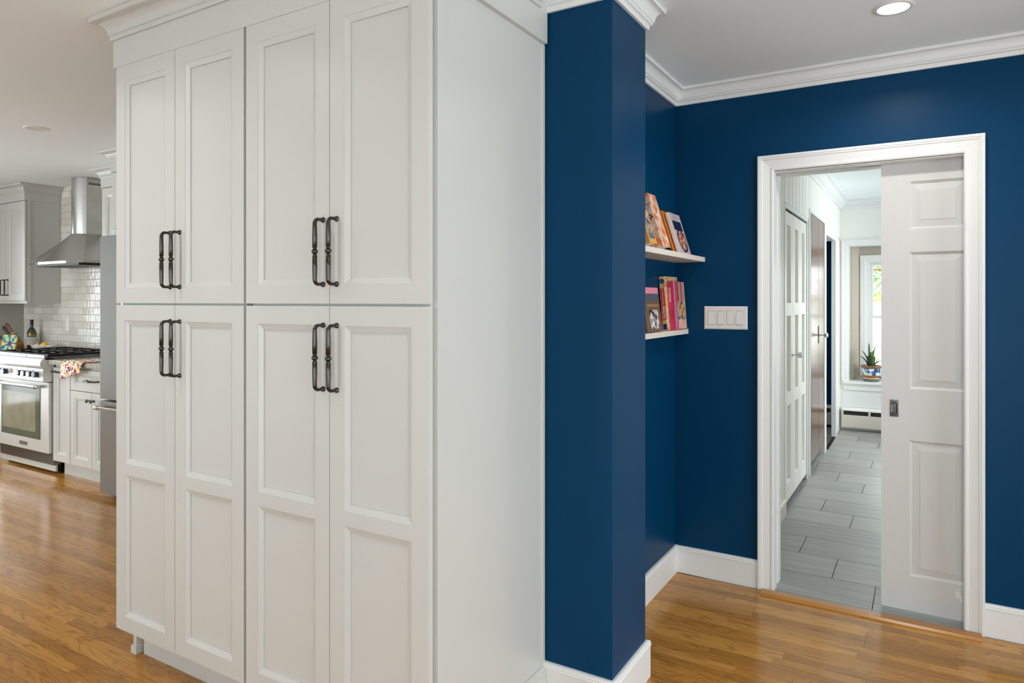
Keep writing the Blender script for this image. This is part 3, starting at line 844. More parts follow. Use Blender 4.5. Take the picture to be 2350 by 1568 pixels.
book('cookbook', 'brown cookbook with a pink top band, on the lower shelf', wall_x(.20, LL, .0), 2.865, 1.2572, .20, .20, .045, LL, mat('print_brown', (110, 82, 54), 0.45, var=0.08, scale=40), None, brown_parts)
WHITE_INK = mat('print_ink_white', (244, 240, 232), 0.5)
def baking_parts(b, part):
    h = .262
    m = MB(); m.lathe([(0, -.0030), (.0118, -.0030), (.0118, -.0022), (0, -.0022)], (.013, 0, h - .024), axis='y', seg=24)
    part('printed_badge', m, mat('print_royal_blue', (16, 44, 120), 0.35))
    text('Pillsbury', .0050, WHITE_INK, Matrix.Translation((.013, -.0032, h - .024)) @ Matrix.Rotation(R(90), 4, 'X'), b)
    part('printed_banner', MB().box(.0035, .0205, -.0027, -.0021, .048, .205), mat('print_red', (206, 32, 44), 0.35))
    text('BAKING', .0165, WHITE_INK, SPM(.012, -.0029, .084, -90), b)
    text('THE COMPLETE BOOK OF', .0078, WHITE_INK, SPM(.012, -.0029, .160, -90), b)
    part('printed_publisher_mark', MB().box(.004, .022, -.0027, -.0021, .004, .030), mat('print_royal_blue', (16, 44, 120), 0.35))
M_bake = print_mat('print_bakes', p_food([(0, (120, 84, 30)), (.3, (226, 200, 150)), (.55, (216, 146, 50)), (.8, (240, 224, 196)), (1, (110, 70, 40))], 85))
LB = 4.5
xb_ = wall_x(.262, LB)
book('baking_book', 'tall baking book with a red spine banner and blue badge, on the lower shelf', xb_, 3.215, 1.2572, .20, .262, .026, LB, M_bake, None, baking_parts)
def cooking_parts(b, part):
    t = .024
    text('COOKING', .0150, WHITE_INK, SPM(.010, -.0024, .172, -90), b)
    part('printed_shadow', MB().box(t - .0002, t + .0003, .050, .178, .045, .135), print_mat('print_tray', p_food([(0, (30, 26, 28)), (.5, (120, 108, 110)), (1, (196, 176, 170))], 60)))
    part('printed_cloth', MB().box(t - .0002, t + .0004, .060, .188, .004, .050), print_mat('print_cloth', p_food([(0, (214, 120, 100)), (.5, (226, 196, 186)), (1, (226, 130, 110))], 50)))
    m = MB()
    for (yy, zz, r) in ((.07, .105, .018), (.105, .085, .021), (.135, .108, .017), (.155, .075, .019), (.09, .130, .014), (.165, .125, .015)):
        m.lathe([(0, t + .0002), (r, t + .0002), (r, t + .0007), (0, t + .0007)], (0, yy, zz), axis='x', seg=14)
    part('printed_muffins', m, print_mat('print_muffin', p_food([(0, (90, 54, 24)), (.4, (214, 150, 76)), (.8, (238, 204, 150)), (1, (190, 110, 50))], 150)))
book('cooking_book', 'pink cooking book with striped cover and muffins, leaning on the baking book', xb_ + .0275, 3.245, 1.2572, .192, .238, .024, LB, print_mat('print_striped', p_stripes, 0.25), mat('print_raspberry', (196, 60, 100), 0.3, var=0.2, scale=20), cooking_parts)

# --- four-gang light switch
sw = thing('light_switch', 'white four-gang rocker switch plate on the blue wall', 'light switch', (-0.8485, YB, 1.316))
SX0, SX1, SZ0, SZ1 = -0.955, -0.742, 1.2585, 1.3735
plate = MB()
plate.box(SX0, SX1, YB - 0.003, YB, SZ0, SZ1)
q = [(SX0, SZ0), (SX1, SZ0), (SX1, SZ1), (SX0, SZ1)]; r = [(SX0 + .006, SZ0 + .006), (SX1 - .006, SZ0 + .006), (SX1 - .006, SZ1 - .006), (SX0 + .006, SZ1 - .006)]
for k in range(4):
    n = (k + 1) % 4
    plate.quad([XZ(*q[k], YB - .003), XZ(*q[n], YB - .003), XZ(*r[n], YB - .0062), XZ(*r[k], YB - .0062)])
plate.quad([XZ(*p, YB - .0062) for p in r])
plate.build('wall_plate', PLATEW, sw)
for k in range(4):
    xc = -0.8485 + (k - 1.5) * 0.046
    MB().box(xc - .0172, xc + .0172, YB - .0064, YB - .0058, 1.316 - .034, 1.316 + .034).build('rocker_gap', mat('shadow_grey', (150, 148, 146), 0.6), sw)
    m = MB()
    t0, t1 = (.0066, .0110) if k != 2 else (.0072, .0078)
    m.prism([(1.316 - .0325, YB - .006), (1.316 - .0325, YB - t1), (1.316 + .004, YB - .0080), (1.316 + .0325, YB - t0), (1.316 + .0325, YB - .006)], lambda u, v, w: (w, v, u), xc - .016, xc + .016)
    m.build('rocker', PLATEW, sw, bevel=0.0006)
    for s_ in (-1, 1):
        MB().lathe([(0, -.0070), (.0028, -.0068), (.0032, -.0060)], (xc, YB, 1.316 + s_ * .0485), axis='y', seg=10).build('screw', PLATEW, sw)

# --- recessed ceiling lamps
def recessed(label, x, y, on, energy=6):
    d = thing('recessed_light', label, 'ceiling light', (x, y, ZC), group='recessed ceiling lights')
    z = ZC
    MB().lathe([(.052, -.0015), (.054, -.0035), (.066, -.0038), (.069, -.002), (.070, 0)], (x, y, z), seg=36).build('trim_ring', PLATEW, d, smooth=True, autos=40)
    MB().lathe([(0, -.0025), (.052, -.0025), (.052, 0)], (x, y, z), seg=36).build('lens', LAMPON if on else LAMPOFF, d)
    if on:
        l = bpy.data.lights.new('lamp_light', 'AREA'); l.shape = 'DISK'; l.size = 0.095; l.energy = energy; l.color = (1.0, 0.96, 0.92); l.spread = R(150)
        lo = bpy.data.objects.new('lamp_light', l); COL.objects.link(lo); lo.location = (x, y, z - 0.006); adopt(lo, d)
    return d
recessed('lit recessed ceiling light before the blue wall', -0.097, 2.905, True, 8)
recessed('unlit recessed ceiling light over the kitchen floor', -4.795, 2.139, False)
recessed('lit recessed ceiling light in front of the pantry against the pier', -2.40, 0.68, True)
recessed('lit recessed ceiling light in front of the pantry at the kitchen end', -3.45, 0.90, True)
recessed('added lit recessed ceiling light over the kitchen aisle beside the range', -6.9, 1.55, True, 11)  # added lamp out of view, brightens the kitchen fronts
recessed('added lit recessed ceiling light over the kitchen aisle away from the range', -6.0, 0.6, True, 8)  # second added kitchen lamp, also out of view
recessed('added lit recessed ceiling light in the hall before the closets', 0.35, 6.9, True, 24)  # added unseen lamp, brightens planks and closet doors
recessed('added lit recessed ceiling light in the blue room beyond the doorway', -1.9, 7.6, True, 10)  # added unseen lamp, keeps the blue room from going black
recessed('added lit recessed ceiling light in the middle of the room', -0.10, 0.60, True)  # added ceiling lamp behind the view, extra room light

# ================================================================== HALL OBJECTS
# closet leaves
def closet_leaf(y0, y1, label, knob=False):
    d = framed_door('closet_door', YZ(HX - 0.004), y0, y1, 0.045, 2.005, 0.0, 0.03, [(y0 + 0.085, y1 - 0.085)], [(0.168, 0.687), (0.775, 1.30), (1.387, 1.917)], HALLW, None, slope=0.001, depth=0.018, step=0.004)
    tag(d, label, 'closet door', 'white folding closet doors')
    if knob:
        k = MB().lathe([(.014, 0), (.014, .004), (.006, .008), (.005, .030), (.011, .036)], (HX - 0.004, y1 - 0.03, 1.022), axis='x', seg=16)
        k.build('knob_stem', CHROME, d, smooth=True, autos=40)
        k = MB().lathe([(.011, .036), (.019, .042), (.022, .052), (.018, .063), (0, .067)], (HX - 0.004, y1 - 0.03, 1.022), axis='x', seg=10)
        g = mat('glass_knob', (225, 228, 230), 0.05, var=0.0); k.build('glass_knob', g, d)
    return d
closet_leaf(4.795, 5.142, 'white folding closet leaf carrying the glass knob', True)
closet_leaf(5.150, 5.455, 'middle white folding closet leaf in the hall')
closet_leaf(5.462, 5.770, 'white folding closet leaf beside the walnut door')
# walnut plank door
wd = thing('door_2', 'dark walnut plank door with glass knob in the hall', 'door', (HX - 0.02, 6.4, 0.08), kind='structure')
for a, b in ((5.985, 6.428), (6.434, 6.83)):
    MB().box(HX - 0.030, HX + 0.004, a, b, 0.082, 2.105).build('plank', WALNUT, wd, bevel=0.003)
MB().box(HX + 0.004, HX + 0.010, 6.425, 6.452, 1.035, 1.185).build('latch_plate', GUN, wd)
MB().lathe([(.012, .010), (.010, .016), (.006, .020), (.006, .044), (.012, .050), (.021, .058), (.022, .068), (.014, .078), (0, .080)], (HX, 6.445, 1.105), axis='x', seg=12).build('glass_knob', mat('glass_knob', (225, 228, 230), 0.05), wd)
struct('trim_walnut_jamb', bx(-0.90, HX - 0.012, 6.835, 6.86, 0, 2.112), TRIM, 'white jamb foot beside the walnut door', 'trim')

# baseboard heaters
def heater(label, x0, x1, yf):
    h = thing('baseboard_heater', label, 'heater', ((x0 + x1) / 2, yf, 0), group='baseboard heaters')
    hm = mat('heater_enamel', (214, 208, 196), 0.4)
    MB().box(x0, x1, yf - 0.004, yf, 0.03, 0.235).build('back_panel', hm, h)
    MB().prism([(yf - 0.060, .215), (yf - 0.052, .235), (yf, .245), (yf, .235), (yf - .048, .225)], lambda u, v, w: (w, u, v), x0, x1).build('hood', mat('heater_white', (236, 236, 234), 0.4), h)
    MB().box(x0, x1, yf - 0.064, yf - 0.058, 0.035, 0.170).box(x0, x1, yf - 0.066, yf - 0.058, 0.052, 0.058).build('front_cover', hm, h)
    MB().box(x0, x1, yf - 0.056, yf - 0.006, 0.10, 0.214).build('shaded_fins', BLACK, h)  # fin block coloured black for the shade inside the slots
    n = max(2, int((x1 - x0) / 0.22))
    for k in range(n + 1):
        xx = x0 + (x1 - x0 - 0.02) * k / n
        MB().box(xx, xx + 0.02, yf - 0.064, yf - 0.052, 0.168, 0.226).build('bracket', hm, h)
heater('cream baseboard heater below the window alcove', -0.765, 0.55, HY - 0.002)
heater('white baseboard heater in the blue room beyond the doorway', -2.6, -0.86, 8.328)
struct('trim_alcove_panel', bx(-0.765, 0.55, HY - 0.006, HY - 0.0005, 0.25, 0.435), TRIM, 'white board between window sill and heater', 'trim')
# rug
rg = thing('rug', 'dark grey rug with fringe at the blue room doorway', 'rug', (-1.4, 7.5, 0.0))
MB().box(-2.0, -0.80, 7.0, 7.72, 0.0, 0.007).build('rug_pile', mat('rug_grey', (74, 72, 72), 0.95, var=0.4, scale=50), rg)
fr_ = MB(); rr = random.Random(4)
for k in range(60):
    yy = 7.01 + 0.70 * k / 59
    fr_.box(-0.802, -0.775 + rr.uniform(-.008, .006), yy, yy + .006, 0.0, 0.004)
fr_.build('fringe', BLACK, rg)

# potted snake plant on the sill
pp = thing('potted_plant', 'snake plant in a blue and white glazed pot on the window sill', 'plant', (-0.487, 8.335, 0.53))
pc = (-0.487, 8.335, 0.53)
MB().lathe([(.0, .001), (.070, .001), (.078, .010), (.082, .024), (.070, .024), (0, .018)], pc, seg=32).build('saucer', mat('saucer_grey', (112, 124, 130), 0.3), pp, smooth=True, autos=40)
m = MB().lathe([(.066, .024), (.078, .030), (.080, .042)], pc, seg=40)
m.build('foot_ring', mat('pot_cream', (226, 196, 156), 0.25), pp, smooth=True, autos=40)
def banded(name, a, b_):
    def f(N, L, v):
        s = N.new('ShaderNodeSeparateXYZ'); L.new(mapped(N, L, v, (1, 1, 1), loc=(.487, -8.335, 0)), s.inputs[0])
        at = N.new('ShaderNodeMath'); at.operation = 'ARCTAN2'; L.new(s.outputs['Y'], at.inputs[0]); L.new(s.outputs['X'], at.inputs[1])
        mu = N.new('ShaderNodeMath'); mu.operation = 'MULTIPLY'; mu.inputs[1].default_value = 32.0; L.new(at.outputs[0], mu.inputs[0])
        si = N.new('ShaderNodeMath'); si.operation = 'SINE'; L.new(mu.outputs[0], si.inputs[0])
        mr = N.new('ShaderNodeMapRange'); mr.inputs[1].default_value = -1; L.new(si.outputs[0], mr.inputs[0])
        return ramp_of(N, L, mr.outputs[0], [(0.2, a), (0.65, b_)], 'LINEAR')
    return print_mat(name, f, 0.25)
BROWNB = banded('pot_brown_band', (58, 34, 18), (190, 132, 66))
MB().lathe([(.0805, .042), (.0825, .046), (.0850, .066), (.0845, .069)], pc, seg=48).build('relief_band', BROWNB, pp, smooth=True, autos=50)
def p_bluewhite(N, L, v):
    n = N.new('ShaderNodeTexNoise'); n.inputs['Scale'].default_value = 24; n.inputs['Detail'].default_value = 2; L.new(v, n.inputs['Vector'])
    return ramp_of(N, L, n.outputs['Fac'], [(0, (24, 56, 110)), (.44, (40, 82, 140)), (.50, (120, 156, 190)), (.54, (232, 234, 232))], 'LINEAR')
MB().lathe([(.083, .069), (.0845, .075), (.092, .135), (.0925, .142)], pc, seg=48).build('painted_pot', print_mat('pot_blue_white', p_bluewhite, 0.2), pp, smooth=True, autos=50)
MB().lathe([(.0925, .142), (.097, .146), (.106, .168), (.104, .174), (.096, .174), (.092, .160), (0, .158)], pc, seg=48).build('rim', banded('pot_rim_brown', (74, 44, 26), (176, 136, 96)), pp, smooth=True, autos=50)
LEAF = [mat('leaf_dark', (34, 62, 40), 0.4, var=0.35, scale=40), mat('leaf_mid', (74, 112, 48), 0.4, var=0.3, scale=40), mat('leaf_pale', (140, 158, 92), 0.4, var=0.25, scale=40)]
def leaf(ang, out, hgt, wid, m, x0=0.0, y0=0.0, curl=0.6):
    l = MB(); n = 9; prev = None
    ca_, sa_ = math.cos(ang), math.sin(ang)
    rows = []
    for k in range(n + 1):
        t = k / n
        rad_ = out * (t ** (1 + curl)); z = .158 + hgt * math.sin(t * math.pi / 2 * (0.85 + .15 * (1 - curl)))
        wv = wid * (math.sin(math.pi * min(1, .18 + .82 * t)) ** .7 if t < 1 else 0.02)
        c_ = Vector((pc[0] + x0 + ca_ * rad_, pc[1] + y0 + sa_ * rad_, pc[2] + z))
        sd = Vector((-sa_, ca_, 0))
        rows.append((c_ - sd * wv, c_ + Vector((ca_, sa_, -0.4)) * wv * 0.35, c_ + sd * wv))
    for a, b in zip(rows, rows[1:]):
        l.quad([a[0], a[1], b[1], b[0]]); l.quad([a[1], a[2], b[2], b[1]])
    o = l.build('leaf', m, pp, smooth=True)
    s_ = o.modifiers.new('thick', 'SOLIDIFY'); s_.thickness = 0.003
for a, ou, hg, wi, mi, x0, y0, cu in ((R(200), .085, .11, .022, 0, -.03, 0, .6), (R(190), .075, .17, .024, 0, -.02, -.01, .5), (R(230), .025, .12, .024, 0, -.01, -.02, .3), (R(20), .03, .215, .022, 2, .012, .0, .4),
                                 (R(120), .010, .255, .010, 1, -.02, .02, .3), (R(340), .10, .08, .020, 1, .02, -.01, .5), (R(300), .03, .12, .022, 1, .015, -.02, .4), (R(60), .03, .17, .018, 2, .0, .02, .4), (R(350), .085, .11, .008, 2, .03, .01, .4), (R(260), .02, .16, .020, 1, .0, -.01, .3)):
    leaf(a, ou, hg, wi, LEAF[mi], x0, y0, cu)

# garden outside the alcove window
struct('ground', MB().prism([(9.2, -0.6), (9.2, -0.45), (15.5, 1.38), (60, 1.45), (60, -0.6)], lambda u, v, w: (w, u, v), -30, 30), mat('garden_ground', (206, 206, 192), 0.95, var=0.12, scale=1.5), 'pale garden bank outside the alcove window', 'ground')
tr = thing('garden_tree', 'green leafy tree outside the alcove window', 'tree', (1.0, 15.0, 1.2))
MB().tube([(1.0, 15.0, 1.2), (0.95, 15.0, 1.5), (0.7, 14.9, 2.2), (0.3, 14.8, 3.6)], [.16, .13, .09, .04], 10).tube([(0.95, 15.0, 1.6), (0.2, 14.7, 1.9), (-0.9, 14.5, 2.0)], [.08, .06, .02], 8).tube([(0.8, 15, 1.9), (1.6, 15.1, 2.8), (2.2, 15.2, 3.4)], [.07, .05, .02], 8).build('trunk', mat('bark', (120, 96, 66), 0.9, var=0.3, scale=20), tr, smooth=True)
lv = MB(); rr = random.Random(11)
for k in range(1500):
    cx, cz = rr.choice(((-0.9, 1.85), (-0.6, 2.2), (-0.2, 2.9), (0.6, 3.2), (1.6, 3.2), (-0.7, 2.7), (0.2, 2.2), (-1.3, 2.4)))
    p = Vector((cx + rr.gauss(0, .32), 14.7 + rr.gauss(0, .4), cz + rr.gauss(0, .2)))
    a = Vector((rr.uniform(-1, 1), rr.uniform(-1, 1), rr.uniform(-1, 1))).normalized(); b = a.orthogonal().normalized()
    s_ = rr.uniform(.035, .075)
    lv.quad([p - a * s_, p + b * s_ * .45, p + a * s_, p - b * s_ * .45])
o = lv.build('foliage', mat('garden_leaf', (96, 140, 52), 0.5, var=0.4, scale=3), tr); o['kind'] = 'stuff'
tag(MB().box(-2.4, 1.6, 15.7, 16.1, 1.36, 1.56).build('garden_wall', mat('garden_wall_stone', (168, 146, 110), 0.9, var=0.35, scale=5)), 'low brown stone garden wall behind the tree', 'garden wall')

# ================================================================== KITCHEN
# --- glazed subway tiles as single pieces
tz, tl = 0.0655, 0.149
tile_me = {}
rr = random.Random(21)
zi = 0
z = 0.945
while z < ZC - 0.02:
    off = (zi % 2) * tl / 2
    x = KX + 0.002 - off
    while x < -5.75:
        a, b = max(x, KX + 0.002), min(x + tl, -5.75)
        if b - a > 0.03 and not (z > 1.45 and b < -7.2):
            key = round(b - a, 3)
            if key not in tile_me:
                hw, hz = (b - a) / 2 - .0008, min(tz, ZC - z) / 2 - .0008
                m = MB(); f_, e_ = -.0045, .003
                q = [(-hw, -hz), (hw, -hz), (hw, hz), (-hw, hz)]; r = [(-hw + e_, -hz + e_), (hw - e_, -hz + e_), (hw - e_, hz - e_), (-hw + e_, hz - e_)]
                for k in range(4):
                    n = (k + 1) % 4
                    m.quad([XZ(*q[k], .004), XZ(*q[n], .004), XZ(*q[n], -.003), XZ(*q[k], -.003)]); m.quad([XZ(*q[k], -.003), XZ(*q[n], -.003), XZ(*r[n], f_), XZ(*r[k], f_)])
                m.quad([XZ(*p, f_) for p in r])
                tile_me[key] = m.mesh('wall_tile', ZELL)
            o = bpy.data.objects.new('wall_tile', tile_me[key]); COL.objects.link(o)
            o.location = ((a + b) / 2, KY - 0.003, z + tz / 2); o.rotation_euler = (R(rr.uniform(-.9, .9)), 0, R(rr.uniform(-.9, .9)))
            o.parent = kwall
        x += tl
    z += tz; zi += 1
# outlet
ol = thing('wall_outlet', 'white wall outlet on the cream tiles', 'outlet', (-7.0, KY - .008, 1.175))
MB().box(-7.036, -6.966, KY - .013, KY - .007, 1.117, 1.233).build('outlet_plate', PLATEW, ol, bevel=0.003)
for zz in (1.145, 1.19):
    MB().box(-7.018, -6.984, KY - .0145, KY - .0128, zz, zz + .028).build('socket', PLATEW, ol, bevel=0.001)

# --- kitchen cabinets
KCAB = CAB
def bar_pull(parent, p0, p1, so, axis_out):
    a, b = Vector(p0), Vector(p1); o_ = Vector(axis_out) * so
    d = (b - a)
    pts = [a, a + o_ * .7, a + o_ + d * .04, a + o_ + d * .12, a + o_ + d * .47, a + o_ + d * .5, a + o_ + d * .53, b + o_ - d * .12, b + o_ - d * .04, b + o_ * .7, b]
    return MB().tube(pts, [.0075, .0045, .006, .0068, .0068, .009, .0068, .0068, .006, .0045, .0075], 8).build('handle', GUN, parent, smooth=True)
def knob(parent, x, y, z):
    return MB().lathe([(.009, 0), (.006, -.006), (.005, -.014), (.012, -.020), (.015, -.026), (.010, -.032), (0, -.033)], (x, y, z), axis='y', seg=14).build('knob', GUN, parent, smooth=True, autos=50)
def kcrown(parent, x0, x1, yf, yb, z0=2.335):
    MB().box(x0 - .006, x1 + .006, yf - .006, yb, z0, ZC - .002).build('frieze', KCAB, parent)
    MB().sweep(cove(ZC - .002, .95), [(x0 - .006, yb), (x0 - .006, yf - .006), (x1 + .006, yf - .006), (x1 + .006, yb)], XY).build('crown', KCAB, parent, smooth=True, autos=25)
# upper left
c = thing('wall_cabinet', 'pale grey wall cabinet with two doors, left of the steel hood', 'cabinet', (-7.5, 3.25, 1.376))
MB().box(KX + .002, -7.136, 3.109, KY - .010, 1.400, 2.335).box(-7.140, -7.130, 3.109, 3.135, 1.40, 2.335).box(KX + .002, -7.128, 3.100, KY - .008, 1.376, 1.400).build('carcass', KCAB, c)
for a, b, hx in ((KX + .006, -7.508, -7.545), (-7.504, -7.140, -7.462)):
    d = framed_door('door', XZ, a, b, 1.402, 2.330, 3.087, .02, [(a + .058, b - .058)], [(1.46, 2.272)], KCAB, c)
    bar_pull(d, (hx, 3.087, 1.455), (hx, 3.087, 1.60), .032, (0, -1, 0))
kcrown(c, KX + .008, -7.136, 3.087, KY - .010)
# cabinet right of the hood
c = thing('wall_cabinet', 'pale grey wall cabinet between the steel hood and the fridge', 'cabinet', (-5.45, 3.25, 1.376))
MB().box(-5.83, -5.09, 3.109, KY - .010, 1.40, 2.335).build('carcass', KCAB, c)
for a, b in ((-5.826, -5.462), (-5.458, -5.094)):
    d = framed_door('door', XZ, a, b, 1.402, 2.330, 3.087, .02, [(a + .058, b - .058)], [(1.46, 2.272)], KCAB, c)
kcrown(c, -5.83, -5.09, 3.087, KY - .010)
# cabinet over the fridge
c = thing('wall_cabinet', 'deep pale grey cabinet above the fridge', 'cabinet', (-4.58, 3.0, 1.90))
MB().box(-5.062, -4.10, 2.772, KY - .010, 1.92, 2.335).box(-5.062, -5.040, 2.772, KY - .010, 0.0, 1.92).box(-4.122, -4.10, 2.772, KY - .010, 0, 1.92).build('carcass', KCAB, c)
for a, b in ((-5.058, -4.583), (-4.579, -4.104)):
    framed_door('door', XZ, a, b, 1.925, 2.330, 2.750, .02, [(a + .058, b - .058)], [(1.983, 2.272)], KCAB, c)
kcrown(c, -5.062, -4.10, 2.750, KY - .010)
# base cabinets
YF = 2.79
c = thing('base_cabinet', 'narrow pale grey base cabinet with pull-out door beside the range', 'cabinet', (-5.86, 3.1, 0))
MB().box(-5.988, -5.722, YF + .021, KY - .010, .115, .893).build('carcass', KCAB, c)
MB().box(-5.960, -5.722, 2.863, 2.88, 0, .1148).build('toe_kick', KCAB, c)
d = framed_door('door', XZ, -5.985, -5.726, .122, .868, YF, .02, [(-5.985 + .055, -5.726 - .055)], [(.178, .800)], KCAB, c)
bar_pull(d, (-5.955, YF, .838), (-5.765, YF, .838), .034, (0, -1, 0))
c = thing('base_cabinet', 'pale grey base cabinet with one drawer and two knobbed doors by the fridge', 'cabinet', (-5.4, 3.1, 0))
MB().box(-5.7215, -5.066, YF + .021, KY - .010, .115, .893).build('carcass', KCAB, c)
MB().box(-5.7215, -5.066, 2.863, 2.88, 0, .1148).build('toe_kick', KCAB, c)
d = framed_door('drawer', XZ, -5.718, -5.070, .706, .868, YF, .02, [(-5.718 + .050, -5.070 - .050)], [(.748, .830)], KCAB, c)
bar_pull(d, (-5.47, YF, .79), (-5.31, YF, .79), .034, (0, -1, 0))
for a, b, kx in ((-5.718, -5.410, -5.436), (-5.406, -5.070, -5.378)):
    d = framed_door('door', XZ, a, b, .122, .700, YF, .02, [(a + .055, b - .055)], [(.178, .645)], KCAB, c)
    knob(d, kx, YF, .640)
c = thing('base_cabinet', 'pale grey base cabinet left of the range', 'cabinet', (-7.4, 3.1, 0))
MB().box(KX + .002, -6.918, YF + .021, KY - .010, .115, .893).build('carcass', KCAB, c)
MB().box(KX + .002, -6.918, 2.863, 2.88, 0, .1148).build('toe_kick', KCAB, c)
framed_door('door', XZ, -7.37, -6.922, .122, .868, YF, .02, [(-7.312, -6.98)], [(.178, .81)], KCAB, c)
STONE = mat('grey_granite', (176, 172, 164), 0.15, var=0.22, scale=45)
tag(MB().box(-5.990, -5.066, 2.757, KY - .008, .8935, .930).build('countertop', STONE, bevel=.004), 'grey speckled stone worktop between the range and the fridge', 'countertop')
tag(MB().box(KX + .002, -6.916, 2.757, KY - .008, .8935, .930).build('countertop', STONE, bevel=.004), 'grey speckled stone worktop under the knife block', 'countertop')

# --- range
rg_ = thing('gas_range', 'stainless steel gas range with blue knobs and oven window', 'range', (-6.45, 3.05, 0))
RX0, RX1 = -6.910, -5.9955
MB().box(RX0, RX1, 2.800, KY - .012, .075, .930).build('body', STEELD, rg_)
MB().box(RX0 + .004, RX1 - .004, 2.815, 2.830, .022, .165).build('kick_panel', RSTEEL, rg_)
for fx in (RX0 + .08, RX1 - .03):
    MB().lathe([(.020, 0), (.020, .012), (.012, .016), (.012, .075)], (fx, 2.86, 0), seg=12).build('foot', BLACK, rg_)
dr = MB().box(RX0 + .004, RX1 - .003, 2.762, 2.800, .175, .745).build('oven_door', RSTEEL, rg_, bevel=.003)
MB().box(RX0 + .004, RX1 - .003, 2.800, 2.806, .168, .752).build('door_gasket', BLACK, dr)
# window recess with dark glass
OVG = mat('oven_glass', (92, 96, 80), 0.12, 0.0, var=0.1, spec=0.12)
MB().box(-6.790, -6.130, 2.758, 2.7635, .275, .690).build('oven_window', OVG, dr)
MB().box(-6.770, -6.200, 2.7574, 2.7582, .330, .640).build('inner_window', mat('oven_glass_inner', (140, 136, 116), 0.12, var=0.15, scale=8, spec=0.12), dr)
MB().tube([(-6.86, 2.705, .712), (-6.045, 2.705, .712)], .0135, 14).tube([(-6.850, 2.705, .712), (-6.850, 2.763, .712)], .011, 10).tube([(-6.055, 2.705, .712), (-6.055, 2.763, .712)], .011, 10).build('oven_handle', STEEL, dr, smooth=True, autos=40)
MB().lathe([(.015, 0), (.017, .004), (.017, .046), (.015, .050)], (-6.11, 2.705, .712), axis='x', seg=18).build('handle_collar', CHROME, dr, smooth=True, autos=40)
MB().box(-6.475, -6.345, 2.7590, 2.7622, .207, .237).build('badge', mat('badge_grey', (150, 150, 142), 0.35, 0.8), dr)
# control panel with bullnose
MB().prism([(2.800, .752), (2.728, .752), (2.722, .758), (2.722, .858), (2.714, .864), (2.702, .880), (2.699, .900), (2.704, .920), (2.716, .934), (2.735, .940), (2.80, .940)], lambda u, v, w: (w, u, v), RX0, RX1).build('control_panel', RSTEEL, rg_, smooth=True, autos=30)
NAVY = mat('knob_blue', (20, 52, 96), 0.3, var=0.05)
for kx in (-6.70, -6.60, -6.345, -6.255, -6.165, -6.075):
    k = MB().lathe([(.028, 0), (.028, -.004), (.024, -.006)], (kx, 2.722, .812), axis='y', seg=20).build('knob_bezel', STEEL, rg_, smooth=True, autos=30)
    kb = MB().lathe([(.0225, -.005), (.0225, -.034), (.020, -.038), (0, -.038)], (kx, 2.722, .812), axis='y', seg=20).build('knob', NAVY, rg_, smooth=True, autos=30)
    MB().lathe([(.0228, -.034), (.0236, -.036), (.0228, -.040), (.018, -.040)], (kx, 2.722, .812), axis='y', seg=20).build('knob_rim', CHROME, kb, smooth=True, autos=30)
MB().box(-6.53, -6.43, 2.7195, 2.7225, .785, .838).build('display', mat('display_grey', (170, 160, 140), 0.2), rg_)
# cooktop
MB().box(RX0, RX1, 2.735, KY - .012, .930, .942).build('cooktop', STEELD, rg_)
MB().box(RX0, RX1, KY - .055, KY - .012, .942, .965).build('back_trim', STEEL, rg_, bevel=.003)
gw = (RX1 - RX0 - .03) / 3
for k in range(3):
    gx0 = RX0 + .015 + k * gw + .003; gx1 = gx0 + gw - .006
    g = MB(); gy0, gy1 = 2.765, KY - .070
    for a, b in ((gx0, gx0 + .016), (gx1 - .016, gx1)):
        g.box(a, b, gy0, gy1, .950, .972)
    for a in (gy0, (gy0 + gy1) / 2 - .008, gy1 - .016):
        g.box(gx0 + .016, gx1 - .016, a, a + .016, .950, .972)
    xm = (gx0 + gx1) / 2
    for yc in ((gy0 * 3 + gy1) / 4, (gy0 + gy1 * 3) / 4):
        g.box(xm - .006, xm + .006, yc - .13, yc - .035, .956, .972).box(xm - .006, xm + .006, yc + .035, yc + .13, .956, .972)
        g.box(gx0 + .016, xm - .035, yc - .006, yc + .006, .956, .972).box(xm + .035, gx1 - .016, yc - .006, yc + .006, .956, .972)
        MB().lathe([(.0, .001), (.048, .001), (.050, .008), (.036, .012), (.034, .018), (0, .020)], (xm, yc, .942), seg=20).build('burner', BLACK, rg_, smooth=True, autos=40)
    for (fx, fy) in ((gx0 + .008, gy0 + .008), (gx1 - .008, gy0 + .008), (gx0 + .008, gy1 - .008), (gx1 - .008, gy1 - .008)):
        g.box(fx - .007, fx + .007, fy - .007, fy + .007, .942, .950)
    g.build('grate', BLACK, rg_, bevel=.003)
    # polished front rail of the grate section
    MB().box(gx0, gx1, 2.738, 2.748, .943, .966).box(gx0, gx0 + .02, 2.748, 2.765, .955, .966).box(gx1 - .02, gx1, 2.748, 2.765, .955, .966).build('grate_rail', mat('rail_grey_green', (170, 186, 184), 0.3, 0.6), rg_)

